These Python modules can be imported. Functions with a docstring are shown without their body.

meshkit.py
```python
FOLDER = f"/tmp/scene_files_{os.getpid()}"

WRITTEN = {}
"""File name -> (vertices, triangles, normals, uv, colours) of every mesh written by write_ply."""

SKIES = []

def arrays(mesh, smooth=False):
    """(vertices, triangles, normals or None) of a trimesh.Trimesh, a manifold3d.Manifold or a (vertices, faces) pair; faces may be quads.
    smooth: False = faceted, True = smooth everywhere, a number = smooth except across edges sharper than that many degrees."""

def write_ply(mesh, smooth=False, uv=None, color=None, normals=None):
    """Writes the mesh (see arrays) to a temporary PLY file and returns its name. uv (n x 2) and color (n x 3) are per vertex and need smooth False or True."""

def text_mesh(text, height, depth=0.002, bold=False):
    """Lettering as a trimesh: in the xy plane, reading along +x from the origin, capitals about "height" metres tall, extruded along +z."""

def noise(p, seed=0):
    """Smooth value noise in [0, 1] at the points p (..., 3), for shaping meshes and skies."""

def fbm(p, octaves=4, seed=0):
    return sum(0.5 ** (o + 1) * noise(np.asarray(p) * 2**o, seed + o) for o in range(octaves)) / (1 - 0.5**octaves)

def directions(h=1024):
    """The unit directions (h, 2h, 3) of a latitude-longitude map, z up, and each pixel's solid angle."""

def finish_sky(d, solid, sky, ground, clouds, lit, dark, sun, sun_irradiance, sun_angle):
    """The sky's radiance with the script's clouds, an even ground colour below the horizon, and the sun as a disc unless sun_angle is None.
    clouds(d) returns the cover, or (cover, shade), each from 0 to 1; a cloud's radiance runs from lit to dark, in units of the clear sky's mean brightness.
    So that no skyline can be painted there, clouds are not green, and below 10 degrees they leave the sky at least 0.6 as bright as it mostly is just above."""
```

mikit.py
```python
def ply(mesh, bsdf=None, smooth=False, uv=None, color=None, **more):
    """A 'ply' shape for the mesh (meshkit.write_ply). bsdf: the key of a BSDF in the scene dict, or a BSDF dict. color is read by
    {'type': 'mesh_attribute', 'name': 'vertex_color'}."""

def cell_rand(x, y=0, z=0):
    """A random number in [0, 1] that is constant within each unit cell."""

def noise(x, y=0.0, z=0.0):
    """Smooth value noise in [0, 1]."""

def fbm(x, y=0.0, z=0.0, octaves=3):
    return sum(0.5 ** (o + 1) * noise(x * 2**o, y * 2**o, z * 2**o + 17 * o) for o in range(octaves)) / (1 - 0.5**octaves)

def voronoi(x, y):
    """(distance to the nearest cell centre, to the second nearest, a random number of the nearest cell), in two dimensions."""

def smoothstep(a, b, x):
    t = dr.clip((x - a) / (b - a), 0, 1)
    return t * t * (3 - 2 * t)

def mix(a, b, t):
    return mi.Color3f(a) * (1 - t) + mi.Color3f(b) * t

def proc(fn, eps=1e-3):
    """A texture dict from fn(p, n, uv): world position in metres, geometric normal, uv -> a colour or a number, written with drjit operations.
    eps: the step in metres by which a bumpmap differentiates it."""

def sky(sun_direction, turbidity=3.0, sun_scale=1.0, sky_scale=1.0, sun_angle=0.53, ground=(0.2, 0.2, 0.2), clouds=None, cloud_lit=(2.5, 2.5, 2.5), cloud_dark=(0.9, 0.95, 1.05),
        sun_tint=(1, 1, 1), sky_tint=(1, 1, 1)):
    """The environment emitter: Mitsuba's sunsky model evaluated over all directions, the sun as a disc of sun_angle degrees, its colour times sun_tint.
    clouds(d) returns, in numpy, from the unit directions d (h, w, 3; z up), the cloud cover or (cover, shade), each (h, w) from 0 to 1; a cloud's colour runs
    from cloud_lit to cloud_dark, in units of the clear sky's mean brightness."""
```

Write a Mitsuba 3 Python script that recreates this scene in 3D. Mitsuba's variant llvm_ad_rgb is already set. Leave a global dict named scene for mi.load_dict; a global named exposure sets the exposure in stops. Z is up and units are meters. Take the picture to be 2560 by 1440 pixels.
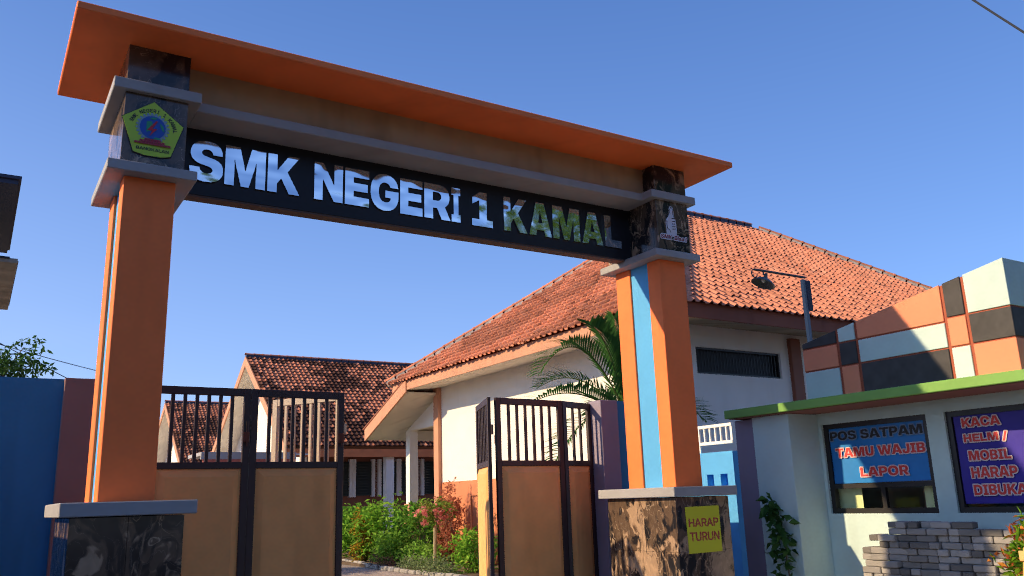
import math, glob
import numpy as np, trimesh, mitsuba as mi, drjit as dr
import mikit, meshkit
from mikit import noise, fbm, voronoi, cell_rand, smoothstep, mix
from shapely.geometry import Polygon, Point, box as sbox
from shapely import affinity, union_all

T = mi.ScalarTransform4f
scene, labels = {}, {}

# ------------------------------------------------------------------ camera, sky, exposure
EYE = np.array([0.0, 0.0, 1.6])
FW = np.array([0.51842444, 0.82046371, 0.24098839])
UP = np.array([-0.10123533, -0.22094823, 0.97001716])
scene['camera'] = {'type': 'perspective', 'fov': 61.98, 'fov_axis': 'x', 'near_clip': 0.05, 'far_clip': 3000.0,
                   'to_world': T().look_at(origin=EYE.tolist(), target=(EYE + FW).tolist(), up=UP.tolist())}
SUN = (-1.0, 0.33, 0.55)


def thin_cloud(d):
    f = meshkit.fbm(d * np.array([3.0, 3.0, 9.0]) + 7.3, 4, 3)
    low = np.clip(1 - np.abs(d[..., 2] - 0.10) / 0.16, 0, 1)
    side = np.clip(0.72 + 0.85 * (d[..., 0] * -0.95 + d[..., 1] * 0.31), 0.0, 1.3)
    veil = 0.30 * side * np.clip(1 - d[..., 2] / 0.55, 0, 1) ** 1.5
    return np.clip(np.clip((f - 0.5) * 2.2, 0, 1) * low * 0.22 + veil, 0, 1)


scene['sky'] = mikit.sky(SUN, turbidity=3.0, sky_tint=(0.79, 0.96, 1.42), sun_tint=(1.0, 0.95, 0.86), clouds=thin_cloud, cloud_lit=(1.9, 2.05, 2.3))
exposure = 2.2

# ------------------------------------------------------------------ helpers
rng = np.random.default_rng(11)
used = {}


def numbered(name):
    used[name] = used.get(name, 0) + 1
    return name if used[name] == 1 else f'{name}_{used[name] - 1:03d}'


def thing(name, label=None, cat=None, group=None, kind=None):
    k = numbered(name)
    d = {}
    if label: d['label'] = label
    if cat: d['category'] = cat
    if group: d['group'] = group
    if kind: d['kind'] = kind
    labels[k] = d
    return k


def obj(name, mesh, mat, parent=None, smooth=False, label=None, kind=None, color=None):
    k = numbered(f'{parent}__{name}' if parent else name)
    if isinstance(mesh, dict):
        scene[k] = mesh
    else:
        scene[k] = mikit.ply(mesh, mat, smooth=smooth, color=color)
    if label or kind:
        labels[k] = {}
        if label: labels[k]['label'] = label
        if kind: labels[k]['kind'] = kind
    return k


def bx(x0, x1, y0, y1, z0, z1):
    m = trimesh.creation.box(extents=(x1 - x0, y1 - y0, z1 - z0))
    m.apply_translation(((x0 + x1) / 2, (y0 + y1) / 2, (z0 + z1) / 2))
    return m


def cbx(x0, x1, y0, y1, z0, z1, c=0.006):
    """box with small chamfers"""
    p = []
    for sx in (0, 1):
        for sy in (0, 1):
            for sz in (0, 1):
                q = np.array([(x0, x1)[sx], (y0, y1)[sy], (z0, z1)[sz]], float)
                s = np.array([1 - 2 * sx, 1 - 2 * sy, 1 - 2 * sz]) * c
                for k in range(3):
                    e = s.copy(); e[k] = 0
                    p.append(q + e)
    return trimesh.convex.convex_hull(np.array(p))


def hull(pts):
    return trimesh.convex.convex_hull(np.array(pts, float))


def cat(ms):
    return trimesh.util.concatenate(list(ms))


def tube(points, r, sides=6):
    p = np.asarray(points, float)
    r = np.broadcast_to(np.asarray(r, float), (len(p),))
    t = np.gradient(p, axis=0); t /= np.linalg.norm(t, axis=1, keepdims=True) + 1e-12
    ref = np.where(np.abs(t[:, 2:]) < 0.9, [0, 0, 1.0], [1.0, 0, 0])
    a = np.cross(t, ref); a /= np.linalg.norm(a, axis=1, keepdims=True)
    b = np.cross(t, a)
    ang = np.arange(sides) * 2 * np.pi / sides
    v = p[:, None] + r[:, None, None] * (np.cos(ang)[None, :, None] * a[:, None] + np.sin(ang)[None, :, None] * b[:, None])
    n = len(p); f = []
    for i in range(n - 1):
        for j in range(sides):
            k = (j + 1) % sides
            f += [[i * sides + j, i * sides + k, (i + 1) * sides + k], [i * sides + j, (i + 1) * sides + k, (i + 1) * sides + j]]
    vv = np.vstack([v.reshape(-1, 3), p[:1], p[-1:]])
    for j in range(sides):
        k = (j + 1) % sides
        f += [[n * sides, k, j], [n * sides + 1, (n - 1) * sides + j, (n - 1) * sides + k]]
    m = trimesh.Trimesh(vv, f, process=False)
    m.fix_normals()
    return m


def ext(shape, depth):
    gs = [g for g in getattr(shape, 'geoms', [shape]) if g.area > 1e-9]
    return cat([trimesh.creation.extrude_polygon(g, depth, engine='earcut') for g in gs])


def onfront(m, x, y, z):
    """xy-plane mesh -> stands on a face that looks to -y (text reads along +x)"""
    m = m.copy(); v = m.vertices
    m.vertices = np.stack([v[:, 0] + x, y - v[:, 2], v[:, 1] + z], 1)
    return m


def onleft(m, x, y, z):
    """xy-plane mesh -> stands on a face that looks to -x (text reads along -y)"""
    m = m.copy(); v = m.vertices
    m.vertices = np.stack([x - v[:, 2], y - v[:, 0], v[:, 1] + z], 1)
    return m


FONT = glob.glob('/opt/blender-*/*/datafiles/fonts/Inter.woff2')[0]


def glyphs(text, weight=800, px=160):
    """outline of a line of text as a shapely shape, capitals 1 high, starting at x = 0"""
    from PIL import Image, ImageDraw, ImageFont
    f = ImageFont.truetype(FONT, px)
    try:
        f.set_variation_by_axes([32, weight])
    except Exception:
        pass
    x0, y0, x1, y1 = f.getbbox(text, anchor='ls')
    im = Image.new('L', (x1 - x0 + 8, y1 - y0 + 8))
    ImageDraw.Draw(im).text((4 - x0, 4 - y0), text, 255, f, anchor='ls')
    on = np.pad(np.asarray(im) > 127, ((0, 0), (1, 1))).astype(np.int8)
    rows, st = np.nonzero(np.diff(on, axis=1) == 1)
    en = np.nonzero(np.diff(on, axis=1) == -1)[1]
    from shapely import box as vbox
    sh = union_all(vbox(st, -rows - 1, en, -rows)).buffer(0.8).buffer(-0.8).simplify(0.75)
    cap = px * 0.727
    return affinity.affine_transform(sh, [1 / cap, 0, 0, 1 / cap, -4 / cap, (4 - y0) / cap])


def fit(shape, x0, x1, z0, z1):
    a, b, c, d = shape.bounds
    sx, sy = (x1 - x0) / (c - a), (z1 - z0) / (d - b)
    return affinity.affine_transform(shape, [sx, 0, 0, sy, x0 - a * sx, z0 - b * sy])


def shear(shape, k):
    return affinity.affine_transform(shape, [1, k, 0, 1, 0, 0])


# ------------------------------------------------------------------ materials
def rgb(c):
    return {'type': 'rgb', 'value': [float(x) for x in c]}


def mat(name, c, rough=0.6, spec=0.4, **more):
    scene[name] = {'type': 'twosided', 'bsdf': {'type': 'principled', 'base_color': rgb(c) if not isinstance(c, dict) else c, 'roughness': rough, 'specular': spec, **more}}
    return name


def paint(name, c, rough=0.65, amt=0.10, scale=3.0, grime=0.0, spec=0.35, bump=0.0):
    c = [float(x) for x in c]

    def fn(p, n, uv):
        a = fbm(p.x * scale + 3.1, p.y * scale, p.z * scale * 0.7, 3)
        b = noise(p.x * 42, p.y * 42, p.z * 42)
        k = (1 - amt) + amt * 1.6 * a + 0.05 * (b - 0.5)
        col = mi.Color3f(c) * k
        if grime:
            s = smoothstep(0.52, 0.8, fbm(p.x * 5 + p.y * 5, p.z * 0.9, p.x * 2, 3))
            col = mix(col, col * mi.Color3f(0.62, 0.56, 0.5), s * grime)
        return col
    b = {'type': 'principled', 'base_color': mikit.proc(fn), 'roughness': rough, 'specular': spec}
    if bump:
        def h(p, n, uv):
            return bump * (noise(p.x * 60, p.y * 60, p.z * 60) + 0.8 * noise(p.x * 9, p.y * 9, p.z * 9) * 2)
        b = {'type': 'bumpmap', 'arbitrary': mikit.proc(h, eps=2e-3), 'scale': 1.0, 'bsdf': b}
    scene[name] = {'type': 'twosided', 'bsdf': b}
    return name


ORANGE = paint('m_orange', (0.95, 0.205, 0.055), bump=0.0012, grime=0.18, amt=0.13)
FASCIA = paint('m_fascia_orange', (0.54, 0.265, 0.165), amt=0.12, grime=0.25)
BLUE = paint('m_blue_paint', (0.09, 0.38, 0.74), bump=0.001)
FENCEBLUE = paint('m_fence_blue', (0.032, 0.205, 0.41), grime=0.25, bump=0.0012)
PURPLE = paint('m_purple_paint', (0.25, 0.215, 0.29), grime=0.15, bump=0.0012)
PIER = paint('m_pier_paint', (0.30, 0.16, 0.14), grime=0.15, bump=0.0012)
CREAM = mat('m_cream_gate', (0.46, 0.38, 0.31), 0.5)
GREY = paint('m_grey_trim', (0.33, 0.33, 0.35), grime=0.2, bump=0.001)
TAN = paint('m_tan_band', (0.46, 0.31, 0.17), amt=0.25, scale=5, grime=0.5)
BLACK = paint('m_black_board', (0.012, 0.011, 0.016), rough=0.45, amt=0.3)
MINT = paint('m_mint_wall', (0.50, 0.645, 0.63), grime=0.12, bump=0.0012)
GREEN = paint('m_green_canopy', (0.18, 0.37, 0.085), grime=0.15)
PANELDARK = paint('m_charcoal_panel', (0.055, 0.052, 0.055), amt=0.5, scale=12, bump=0.001)
PANELORANGE = paint('m_orange_panel', (0.78, 0.26, 0.14), amt=0.05)
GROOVE = mat('m_groove', (0.34, 0.08, 0.04), 0.7)
GATE = mat('m_gate_steel', (0.032, 0.016, 0.018), 0.45, 0.5)
SHEET = paint('m_gate_sheet', (0.78, 0.39, 0.135), rough=0.5, amt=0.12, scale=6, grime=0.25)
WHITE = paint('m_white_wall', (0.78, 0.74, 0.68), amt=0.06, grime=0.10, bump=0.001)
SOFFIT = paint('m_soffit', (0.62, 0.56, 0.48), amt=0.2, scale=2, grime=0.3)
DADO = paint('m_dado', (0.58, 0.21, 0.10), amt=0.08, grime=0.1)
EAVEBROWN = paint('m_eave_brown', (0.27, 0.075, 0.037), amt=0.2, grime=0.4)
STAINED = paint('m_stained_soffit', (0.34, 0.28, 0.19), amt=0.5, scale=1.6, grime=0.7)
WINGBOARD = paint('m_wing_board', (0.62, 0.20, 0.075), amt=0.2)
LIGHTCONC = paint('m_light_concrete', (0.74, 0.70, 0.62), amt=0.25, scale=1.5, grime=0.35)
BROWN = mat('m_brown_paint', (0.25, 0.085, 0.045), 0.6)
WHITEPAINT = mat('m_white_paint', (0.86, 0.84, 0.80), 0.4)
DARK = mat('m_dark', (0.012, 0.012, 0.014), 0.5)
FRAME = mat('m_window_frame', (0.014, 0.013, 0.014), 0.4, 0.5)
LOUVRE = mat('m_louvre_glass', (0.03, 0.045, 0.045), 0.12, 0.6)
INNER = mat('m_inner_wall', (0.34, 0.40, 0.16), 0.8)
LITPATCH = mat('m_pale_curtain', (0.66, 0.75, 0.38), 0.8)  # pale colour stands in for sunlit patches just behind the glass
REDBROWN = mat('m_red_soffit', (0.20, 0.085, 0.065), 0.75)
LAMPMETAL = mat('m_lamp_metal', (0.09, 0.085, 0.08), 0.4, 0.5)
LAMPGREY = mat('m_lamp_post', (0.16, 0.21, 0.24), 0.4, 0.5)
CABLE = mat('m_cable', (0.03, 0.035, 0.045), 0.6)
BARK = paint('m_bark', (0.20, 0.14, 0.09), rough=0.9, amt=0.4, scale=14)
STAKE = paint('m_stake', (0.52, 0.40, 0.24), rough=0.8, amt=0.3, scale=12)
RUST = mat('m_rust', (0.12, 0.035, 0.02), 0.7)
SIGNYELLOW = mat('m_sign_yellow', (0.60, 0.60, 0.03), 0.55)
SIGNRED = mat('m_sign_red', (0.42, 0.045, 0.05), 0.5)
OUTLINE = mat('m_pale_outline', (0.62, 0.50, 0.52), 0.6)
TEXTRED = mat('m_text_red', (0.60, 0.055, 0.05), 0.6)
TEXTBLACK = mat('m_text_black', (0.02, 0.02, 0.025), 0.6)
OUTDARK = mat('m_dim_outline', (0.16, 0.25, 0.40), 0.6)
BANNERBLUE = paint('m_banner_blue', (0.02, 0.20, 0.55), rough=0.45, amt=0.15)
BANNERVIOLET = paint('m_banner_violet', (0.035, 0.02, 0.30), rough=0.45, amt=0.2)
EMBLEMGREEN = mat('m_emblem_green', (0.42, 0.60, 0.03), 0.35, 0.5)
GEARGREY = mat('m_gear_grey', (0.22, 0.34, 0.42), 0.5)
GLOBEBLUE = mat('m_globe_blue', (0.02, 0.09, 0.42), 0.4)
LANDGREEN = mat('m_land_green', (0.03, 0.30, 0.16), 0.5)
BOLTRED = mat('m_bolt_red', (0.50, 0.03, 0.05), 0.5)
WALLRED = mat('m_emblem_brick', (0.36, 0.03, 0.06), 0.5)
STICKWHITE = mat('m_sticker_white', (0.62, 0.60, 0.68), 0.5)
INK = mat('m_ink', (0.03, 0.03, 0.04), 0.6)
MAROON = mat('m_maroon', (0.22, 0.03, 0.04), 0.6)
MORTAR = paint('m_mortar', (0.46, 0.43, 0.40), rough=0.9, amt=0.5, scale=9, grime=0.4)
KERB = paint('m_kerb', (0.30, 0.28, 0.255), rough=0.9, amt=0.3, scale=9)
CONCRETE = paint('m_old_concrete', (0.33, 0.30, 0.25), rough=0.9, amt=0.4, scale=4, grime=0.6)
NAVY = mat('m_navy_metal', (0.025, 0.03, 0.06), 0.5)
scene['m_glass'] = {'type': 'thindielectric'}
scene['m_tile'] = {'type': 'twosided', 'bsdf': {'type': 'principled', 'base_color': {'type': 'mesh_attribute', 'name': 'vertex_color'}, 'roughness': 0.75, 'specular': 0.3}}
scene['m_leaf'] = {'type': 'principledthin', 'base_color': {'type': 'mesh_attribute', 'name': 'vertex_color'}, 'roughness': 0.45, 'diff_trans': 0.7, 'spec_trans': 0.0, 'eta': 1.4}
scene['m_brick'] = {'type': 'twosided', 'bsdf': {'type': 'principled', 'base_color': {'type': 'mesh_attribute', 'name': 'vertex_color'}, 'roughness': 0.9, 'specular': 0.2}}


def mirror_wave(p, n, uv):
    return 0.026 * fbm(p.x * 2.6, p.z * 5.0, 1.7, 2) + 0.0052 * noise(p.x * 8, p.z * 13, 4.0)


scene['m_mirror'] = {'type': 'twosided', 'bsdf': {'type': 'bumpmap', 'arbitrary': mikit.proc(mirror_wave, eps=3e-3), 'scale': 1.0, 'bsdf': {'type': 'roughconductor', 'material': 'Al', 'alpha': 0.008}}}


def marble(p, n, uv):
    s = p.x * 0.83 + p.y * 1.07
    z = p.z
    w = fbm(s * 3.4, z * 2.2, 2.0, 3)
    w2 = fbm(s * 8.0 + 8, z * 4.5 + 3, 5.0, 3)
    q = fbm(s * 8.5 + 5.0 * w, z * 2.2 + 3.0 * w2, 1.0, 4)
    t = fbm(s * 10.0 + 5.5 * w2 + 11, z * 2.6 + 3.5 * w, 7.0, 4)
    fine = fbm(s * 34 + 6 * w2, z * 20 + 5 * q, 3.0, 3)
    c = mix((0.016, 0.015, 0.018), (0.10, 0.066, 0.047), smoothstep(0.42, 0.60, q + 0.10 * (fine - 0.5)))
    c = mix(c, (0.345, 0.235, 0.16), smoothstep(0.53, 0.68, t + 0.16 * (fine - 0.5)))
    c = c * (0.75 + 0.5 * fine)
    v = dr.abs(fbm(s * 4.4 + 4.2 * w2, z * 3.0 + 3.5 * w, 9.0, 4) - 0.5)
    c = mix(c, (0.48, 0.36, 0.26), (1 - smoothstep(0.0, 0.016, v)) * 0.75 * smoothstep(0.4, 0.6, w))
    v2 = dr.abs(fbm(s * 11.0 + 3.0 * w, z * 7.0 + 5.0 * w2, 3.0, 3) - 0.47)
    return mix(c, (0.36, 0.30, 0.25), (1 - smoothstep(0.0, 0.010, v2)) * 0.35)


scene['m_marble'] = {'type': 'twosided', 'bsdf': {'type': 'principled', 'base_color': mikit.proc(marble), 'roughness': 0.14, 'specular': 0.5}}
MARBLE = 'm_marble'


def ground_fn(p, n, uv):
    r = fbm(p.x * 0.6, p.y * 0.6, 0.0, 3)
    g = noise(p.x * 30, p.y * 30)
    return mix((0.13, 0.12, 0.105), (0.24, 0.21, 0.18), r) * (0.85 + 0.3 * g)


def paver_fn(p, n, uv):
    row = dr.floor(p.x / 0.105)
    a = p.y / 0.21 + 0.5 * (row - 2 * dr.floor(row / 2))
    fx = p.x / 0.105 - row
    fy = a - dr.floor(a)
    k = cell_rand(row, dr.floor(a), 3)
    joint = smoothstep(0.0, 0.08, dr.minimum(fx, 1 - fx)) * smoothstep(0.0, 0.05, dr.minimum(fy, 1 - fy))
    c = mix((0.20, 0.165, 0.145), (0.33, 0.28, 0.25), k * 0.7 + 0.3 * fbm(p.x * 2, p.y * 2, 0, 2))
    return mix((0.07, 0.06, 0.055), c, joint)


scene['m_ground'] = {'type': 'twosided', 'bsdf': {'type': 'principled', 'base_color': mikit.proc(ground_fn), 'roughness': 0.95, 'specular': 0.2}}
scene['m_pavers'] = {'type': 'twosided', 'bsdf': {'type': 'principled', 'base_color': mikit.proc(paver_fn), 'roughness': 0.9, 'specular': 0.2}}
scene['m_asphalt'] = {'type': 'twosided', 'bsdf': {'type': 'principled', 'base_color': mikit.proc(lambda p, n, uv: mix((0.035, 0.034, 0.036), (0.065, 0.062, 0.06), fbm(p.x * 2, p.y * 2, 0, 3)) * (0.8 + 0.4 * noise(p.x * 60, p.y * 60))), 'roughness': 0.9, 'specular': 0.2}}
scene['m_pavement'] = {'type': 'twosided', 'bsdf': {'type': 'principled', 'base_color': mikit.proc(lambda p, n, uv: mix((0.34, 0.32, 0.28), (0.48, 0.45, 0.40), fbm(p.x * 2, p.y * 2, 0, 3))), 'roughness': 0.9, 'specular': 0.2}}
scene['m_soil'] = {'type': 'twosided', 'bsdf': {'type': 'principled', 'base_color': mikit.proc(lambda p, n, uv: mix((0.06, 0.042, 0.03), (0.16, 0.12, 0.085), fbm(p.x * 4, p.y * 4, 0, 3))), 'roughness': 1.0, 'specular': 0.1}}

# ------------------------------------------------------------------ setting
obj('ground', bx(-900, 900, -900, 900, -0.5, 0.0), 'm_ground', kind='structure', label='bare earth and road surface around the gate')
obj('road', bx(-300, 300, -40, 5.6, -0.02, 0.004), 'm_asphalt', kind='structure', label='dark asphalt street in front of the gate')
obj('bounce_pavement', bx(4.5, 8.29, 1.5, 9.0, -0.02, 0.009), 'm_pavement', kind='structure', label='unseen pale concrete ground added to bounce sunlight onto the guardhouse')  # added out of view to reflect warm light onto the guardhouse
obj('driveway', bx(1.4, 8.95, 6.5, 60, -0.02, 0.006), 'm_pavers', kind='structure', label='grey brown concrete paver driveway behind the open gate')
obj('planting_bed', bx(9.08, 11.1, 12.5, 29.0, -0.02, 0.07), 'm_soil', kind='structure', label='soil bed along the hall wall inside the kerb')

# ------------------------------------------------------------------ the gateway arch
LX, RX, YC = 1.001, 6.607, 7.392
ZL0, ZL1, ZC2B, ZC2T, ZC1B, ZC1T, ZR0, ZR1 = 1.577, 1.676, 4.207, 4.290, 4.900, 4.992, 5.318, 5.384
gw = thing('gateway', 'orange school entrance arch on two tall pillars with mirror steel lettering across its beam', 'gate arch')
obj('roof_slab', cbx(0.331, 7.277, 6.559, 8.196, ZR0, ZR1, 0.008), ORANGE, gw)
obj('beam', bx(LX + 0.2, RX - 0.2, 7.13, 7.80, ZC1T - 0.01, ZR0 + 0.01), TAN, gw, label='weathered tan plaster band under the arch roof')
obj('moulding', cbx(LX + 0.33, RX - 0.33, 7.055, 7.74, ZC1B, ZC1T - 0.002, 0.008), GREY, gw)
obj('fascia_board', cbx(LX + 0.2, RX - 0.2, 7.42, 7.53, 4.285, 4.93, 0.004), BLACK, gw, label='black board carrying the steel letters')
obj('board_edge', bx(LX + 0.2, RX - 0.2, 7.425, 7.56, 4.268, 4.284), mat('m_board_edge', (0.11, 0.065, 0.05), 0.7), gw)

LET = [('S', 1.365, 1.655, 4.410, 4.794), ('M', 1.67, 2.033, 4.418, 4.792), ('K', 2.054, 2.353, 4.418, 4.792), ('N', 2.497, 2.781, 4.414, 4.79),
       ('E', 2.803, 3.052, 4.414, 4.788), ('G', 3.068, 3.366, 4.408, 4.790), ('E', 3.384, 3.631, 4.406, 4.782), ('R', 3.652, 3.95, 4.408, 4.782),
       ('I', 3.965, 4.070, 4.408, 4.780), ('1', 4.206, 4.460, 4.405, 4.785), ('K', 4.60, 4.895, 4.405, 4.785), ('A', 4.924, 5.22, 4.406, 4.788),
       ('M', 5.239, 5.611, 4.406, 4.788), ('A', 5.642, 5.939, 4.408, 4.788), ('L', 5.971, 6.21, 4.408, 4.786)]
ONE = Polygon([(0.0, 0), (1, 0), (1, .20), (.72, .20), (.72, 1), (.38, 1), (.03, .82), (.03, .63), (.36, .76), (.36, .20), (0.0, .20)])
for ch, x0, x1, z0, z1 in LET:
    sh = ONE if ch == '1' else glyphs(ch, 880)
    obj('letter', onfront(ext(fit(sh, x0, x1, z0, z1), 0.022), 0, 7.419, 0), 'm_mirror', gw, label=f'mirror steel {"numeral" if ch == "1" else "letter"} {ch}')


def pillar(cx, label):
    P = numbered(gw + '__pillar')
    labels[P] = {'label': label}
    # plinth with marble slabs
    px, py = 0.381 - 0.012, 0.564 - 0.012
    obj('plinth', bx(cx - px, cx + px, YC - py, YC + py, 0, ZL0 - 0.004), DARK, P)
    zs = [0.0, 0.47, 1.022, ZL0 - 0.006]
    for i in range(3):
        for a, b in ((cx - 0.381, cx - 0.001), (cx + 0.001, cx + 0.381)):
            for yy in ((YC - 0.564, YC - py - 0.001),):
                obj('marble_tile', cbx(a, b, yy[0], yy[1], zs[i] + 0.0012, zs[i + 1] - 0.0012, 0.0015), MARBLE, P)
        ys = [YC - 0.564, 7.02, 7.39, 7.70, YC + 0.564] if i < 2 else [YC - 0.564, 7.385, YC + 0.564]
        for k in range(len(ys) - 1):
            for s in (-1, 1):
                xa, xb = sorted((cx + s * (px + 0.001), cx + s * 0.381))
                y0 = ys[k] + (0.0125 if k == 0 else 0.0012)
                obj('marble_tile', cbx(xa, xb, y0, ys[k + 1] - 0.0012, zs[i] + 0.0012, zs[i + 1] - 0.0012, 0.0015), MARBLE, P)
    obj('ledge', cbx(cx - 0.456, cx + 0.456, YC - 0.638, YC + 0.638, ZL0, ZL1, 0.006), GREY, P)
    obj('shaft', cbx(cx - 0.196, cx + 0.196, 7.004, 7.213, ZL1, ZC2B, 0.005), ORANGE, P)
    obj('shaft', cbx(cx - 0.196, cx + 0.196, 7.531, 7.786, ZL1, ZC2B, 0.005), ORANGE, P)
    obj('blue_stripe', bx(cx - 0.172, cx + 0.172, 7.2, 7.54, ZL1, ZC2B), BLUE, P, label='recessed sky blue stripe between the orange faces')
    obj('cap', cbx(cx - 0.337, cx + 0.337, YC - 0.512, YC + 0.512, ZC2B, ZC2T, 0.006), GREY, P)
    obj('marble_block', cbx(cx - 0.242, cx + 0.242, YC - 0.459, YC + 0.459, ZC2T, ZC1B, 0.003), MARBLE, P)
    obj('cap', cbx(cx - 0.338, cx + 0.338, YC - 0.509, YC + 0.509, ZC1B, ZC1T, 0.006), GREY, P)
    obj('marble_block', cbx(cx - 0.240, cx + 0.240, YC - 0.457, YC + 0.457, ZC1T, ZR0, 0.003), MARBLE, P)


pillar(LX, 'left pillar')
pillar(RX, 'right pillar')

# emblem on the left pillar
YE = YC - 0.459
em = thing('emblem_sign', 'lime green pentagon school emblem with globe and gear on the left pillar', 'emblem')
pent = Polygon([(0.977, 4.842), (0.749, 4.673), (0.845, 4.392), (0.93, 4.372), (1.06, 4.374), (1.129, 4.393), (1.212, 4.667)])
obj('backing', onfront(ext(pent.buffer(0.006, join_style=2), 0.010), 0, YE - 0.001, 0), INK, em)
obj('plate', onfront(ext(pent, 0.004), 0, YE - 0.0115, 0), EMBLEMGREEN, em)
gc = np.array([0.978, 4.615])
gear = []
for k in range(120):
    a = 2 * math.pi * k / 120
    r = 0.128 if (k % 5) in (1, 2, 3) else 0.110
    gear.append((gc[0] + r * math.cos(a), gc[1] + r * math.sin(a)))
obj('gear', onfront(ext(Polygon(gear).intersection(sbox(0.7, 4.487, 1.3, 5)), 0.003), 0, YE - 0.016, 0), GEARGREY, em)
obj('globe', onfront(ext(Point(*gc).buffer(0.098, 24).intersection(sbox(0.7, 4.51, 1.3, 5)), 0.003), 0, YE - 0.0195, 0), GLOBEBLUE, em)
land = union_all([Polygon([(0.93, 4.57), (0.93, 4.66), (0.965, 4.67), (0.98, 4.63), (0.965, 4.585)]), Polygon([(1.03, 4.66), (1.055, 4.64), (1.07, 4.59), (1.052, 4.60), (1.035, 4.63)]),
                  Polygon([(0.985, 4.515), (1.0, 4.535), (1.035, 4.53), (1.045, 4.515)]), Polygon([(0.95, 4.69), (0.98, 4.707), (1.01, 4.70), (0.985, 4.682)])])
obj('land', onfront(ext(land, 0.002), 0, YE - 0.023, 0), LANDGREEN, em)
bolt = Polygon([(1.0, 4.675), (0.935, 4.585), (0.975, 4.588), (0.955, 4.535), (1.012, 4.607), (0.975, 4.603), (1.013, 4.672)])
obj('lightning_bolt', onfront(ext(bolt, 0.002), 0, YE - 0.0255, 0), BOLTRED, em)
bricks = []
for (za, zb, xa, xb, nb) in ((4.499, 4.513, 0.92, 1.045, 5), (4.481, 4.497, 0.885, 1.075, 7), (4.463, 4.479, 0.847, 1.122, 10)):
    w = (xb - xa) / nb
    bricks += [sbox(xa + i * w + 0.001, za, xa + (i + 1) * w - 0.001, zb) for i in range(nb)]
obj('brick_course', onfront(cat([ext(b, 0.003) for b in bricks]), 0, YE - 0.0255, 0), WALLRED, em)
arc = []
txt = 'SMK NEGERI 1 KAMAL'
angs = np.radians(np.linspace(160, 6, len(txt)))
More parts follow.
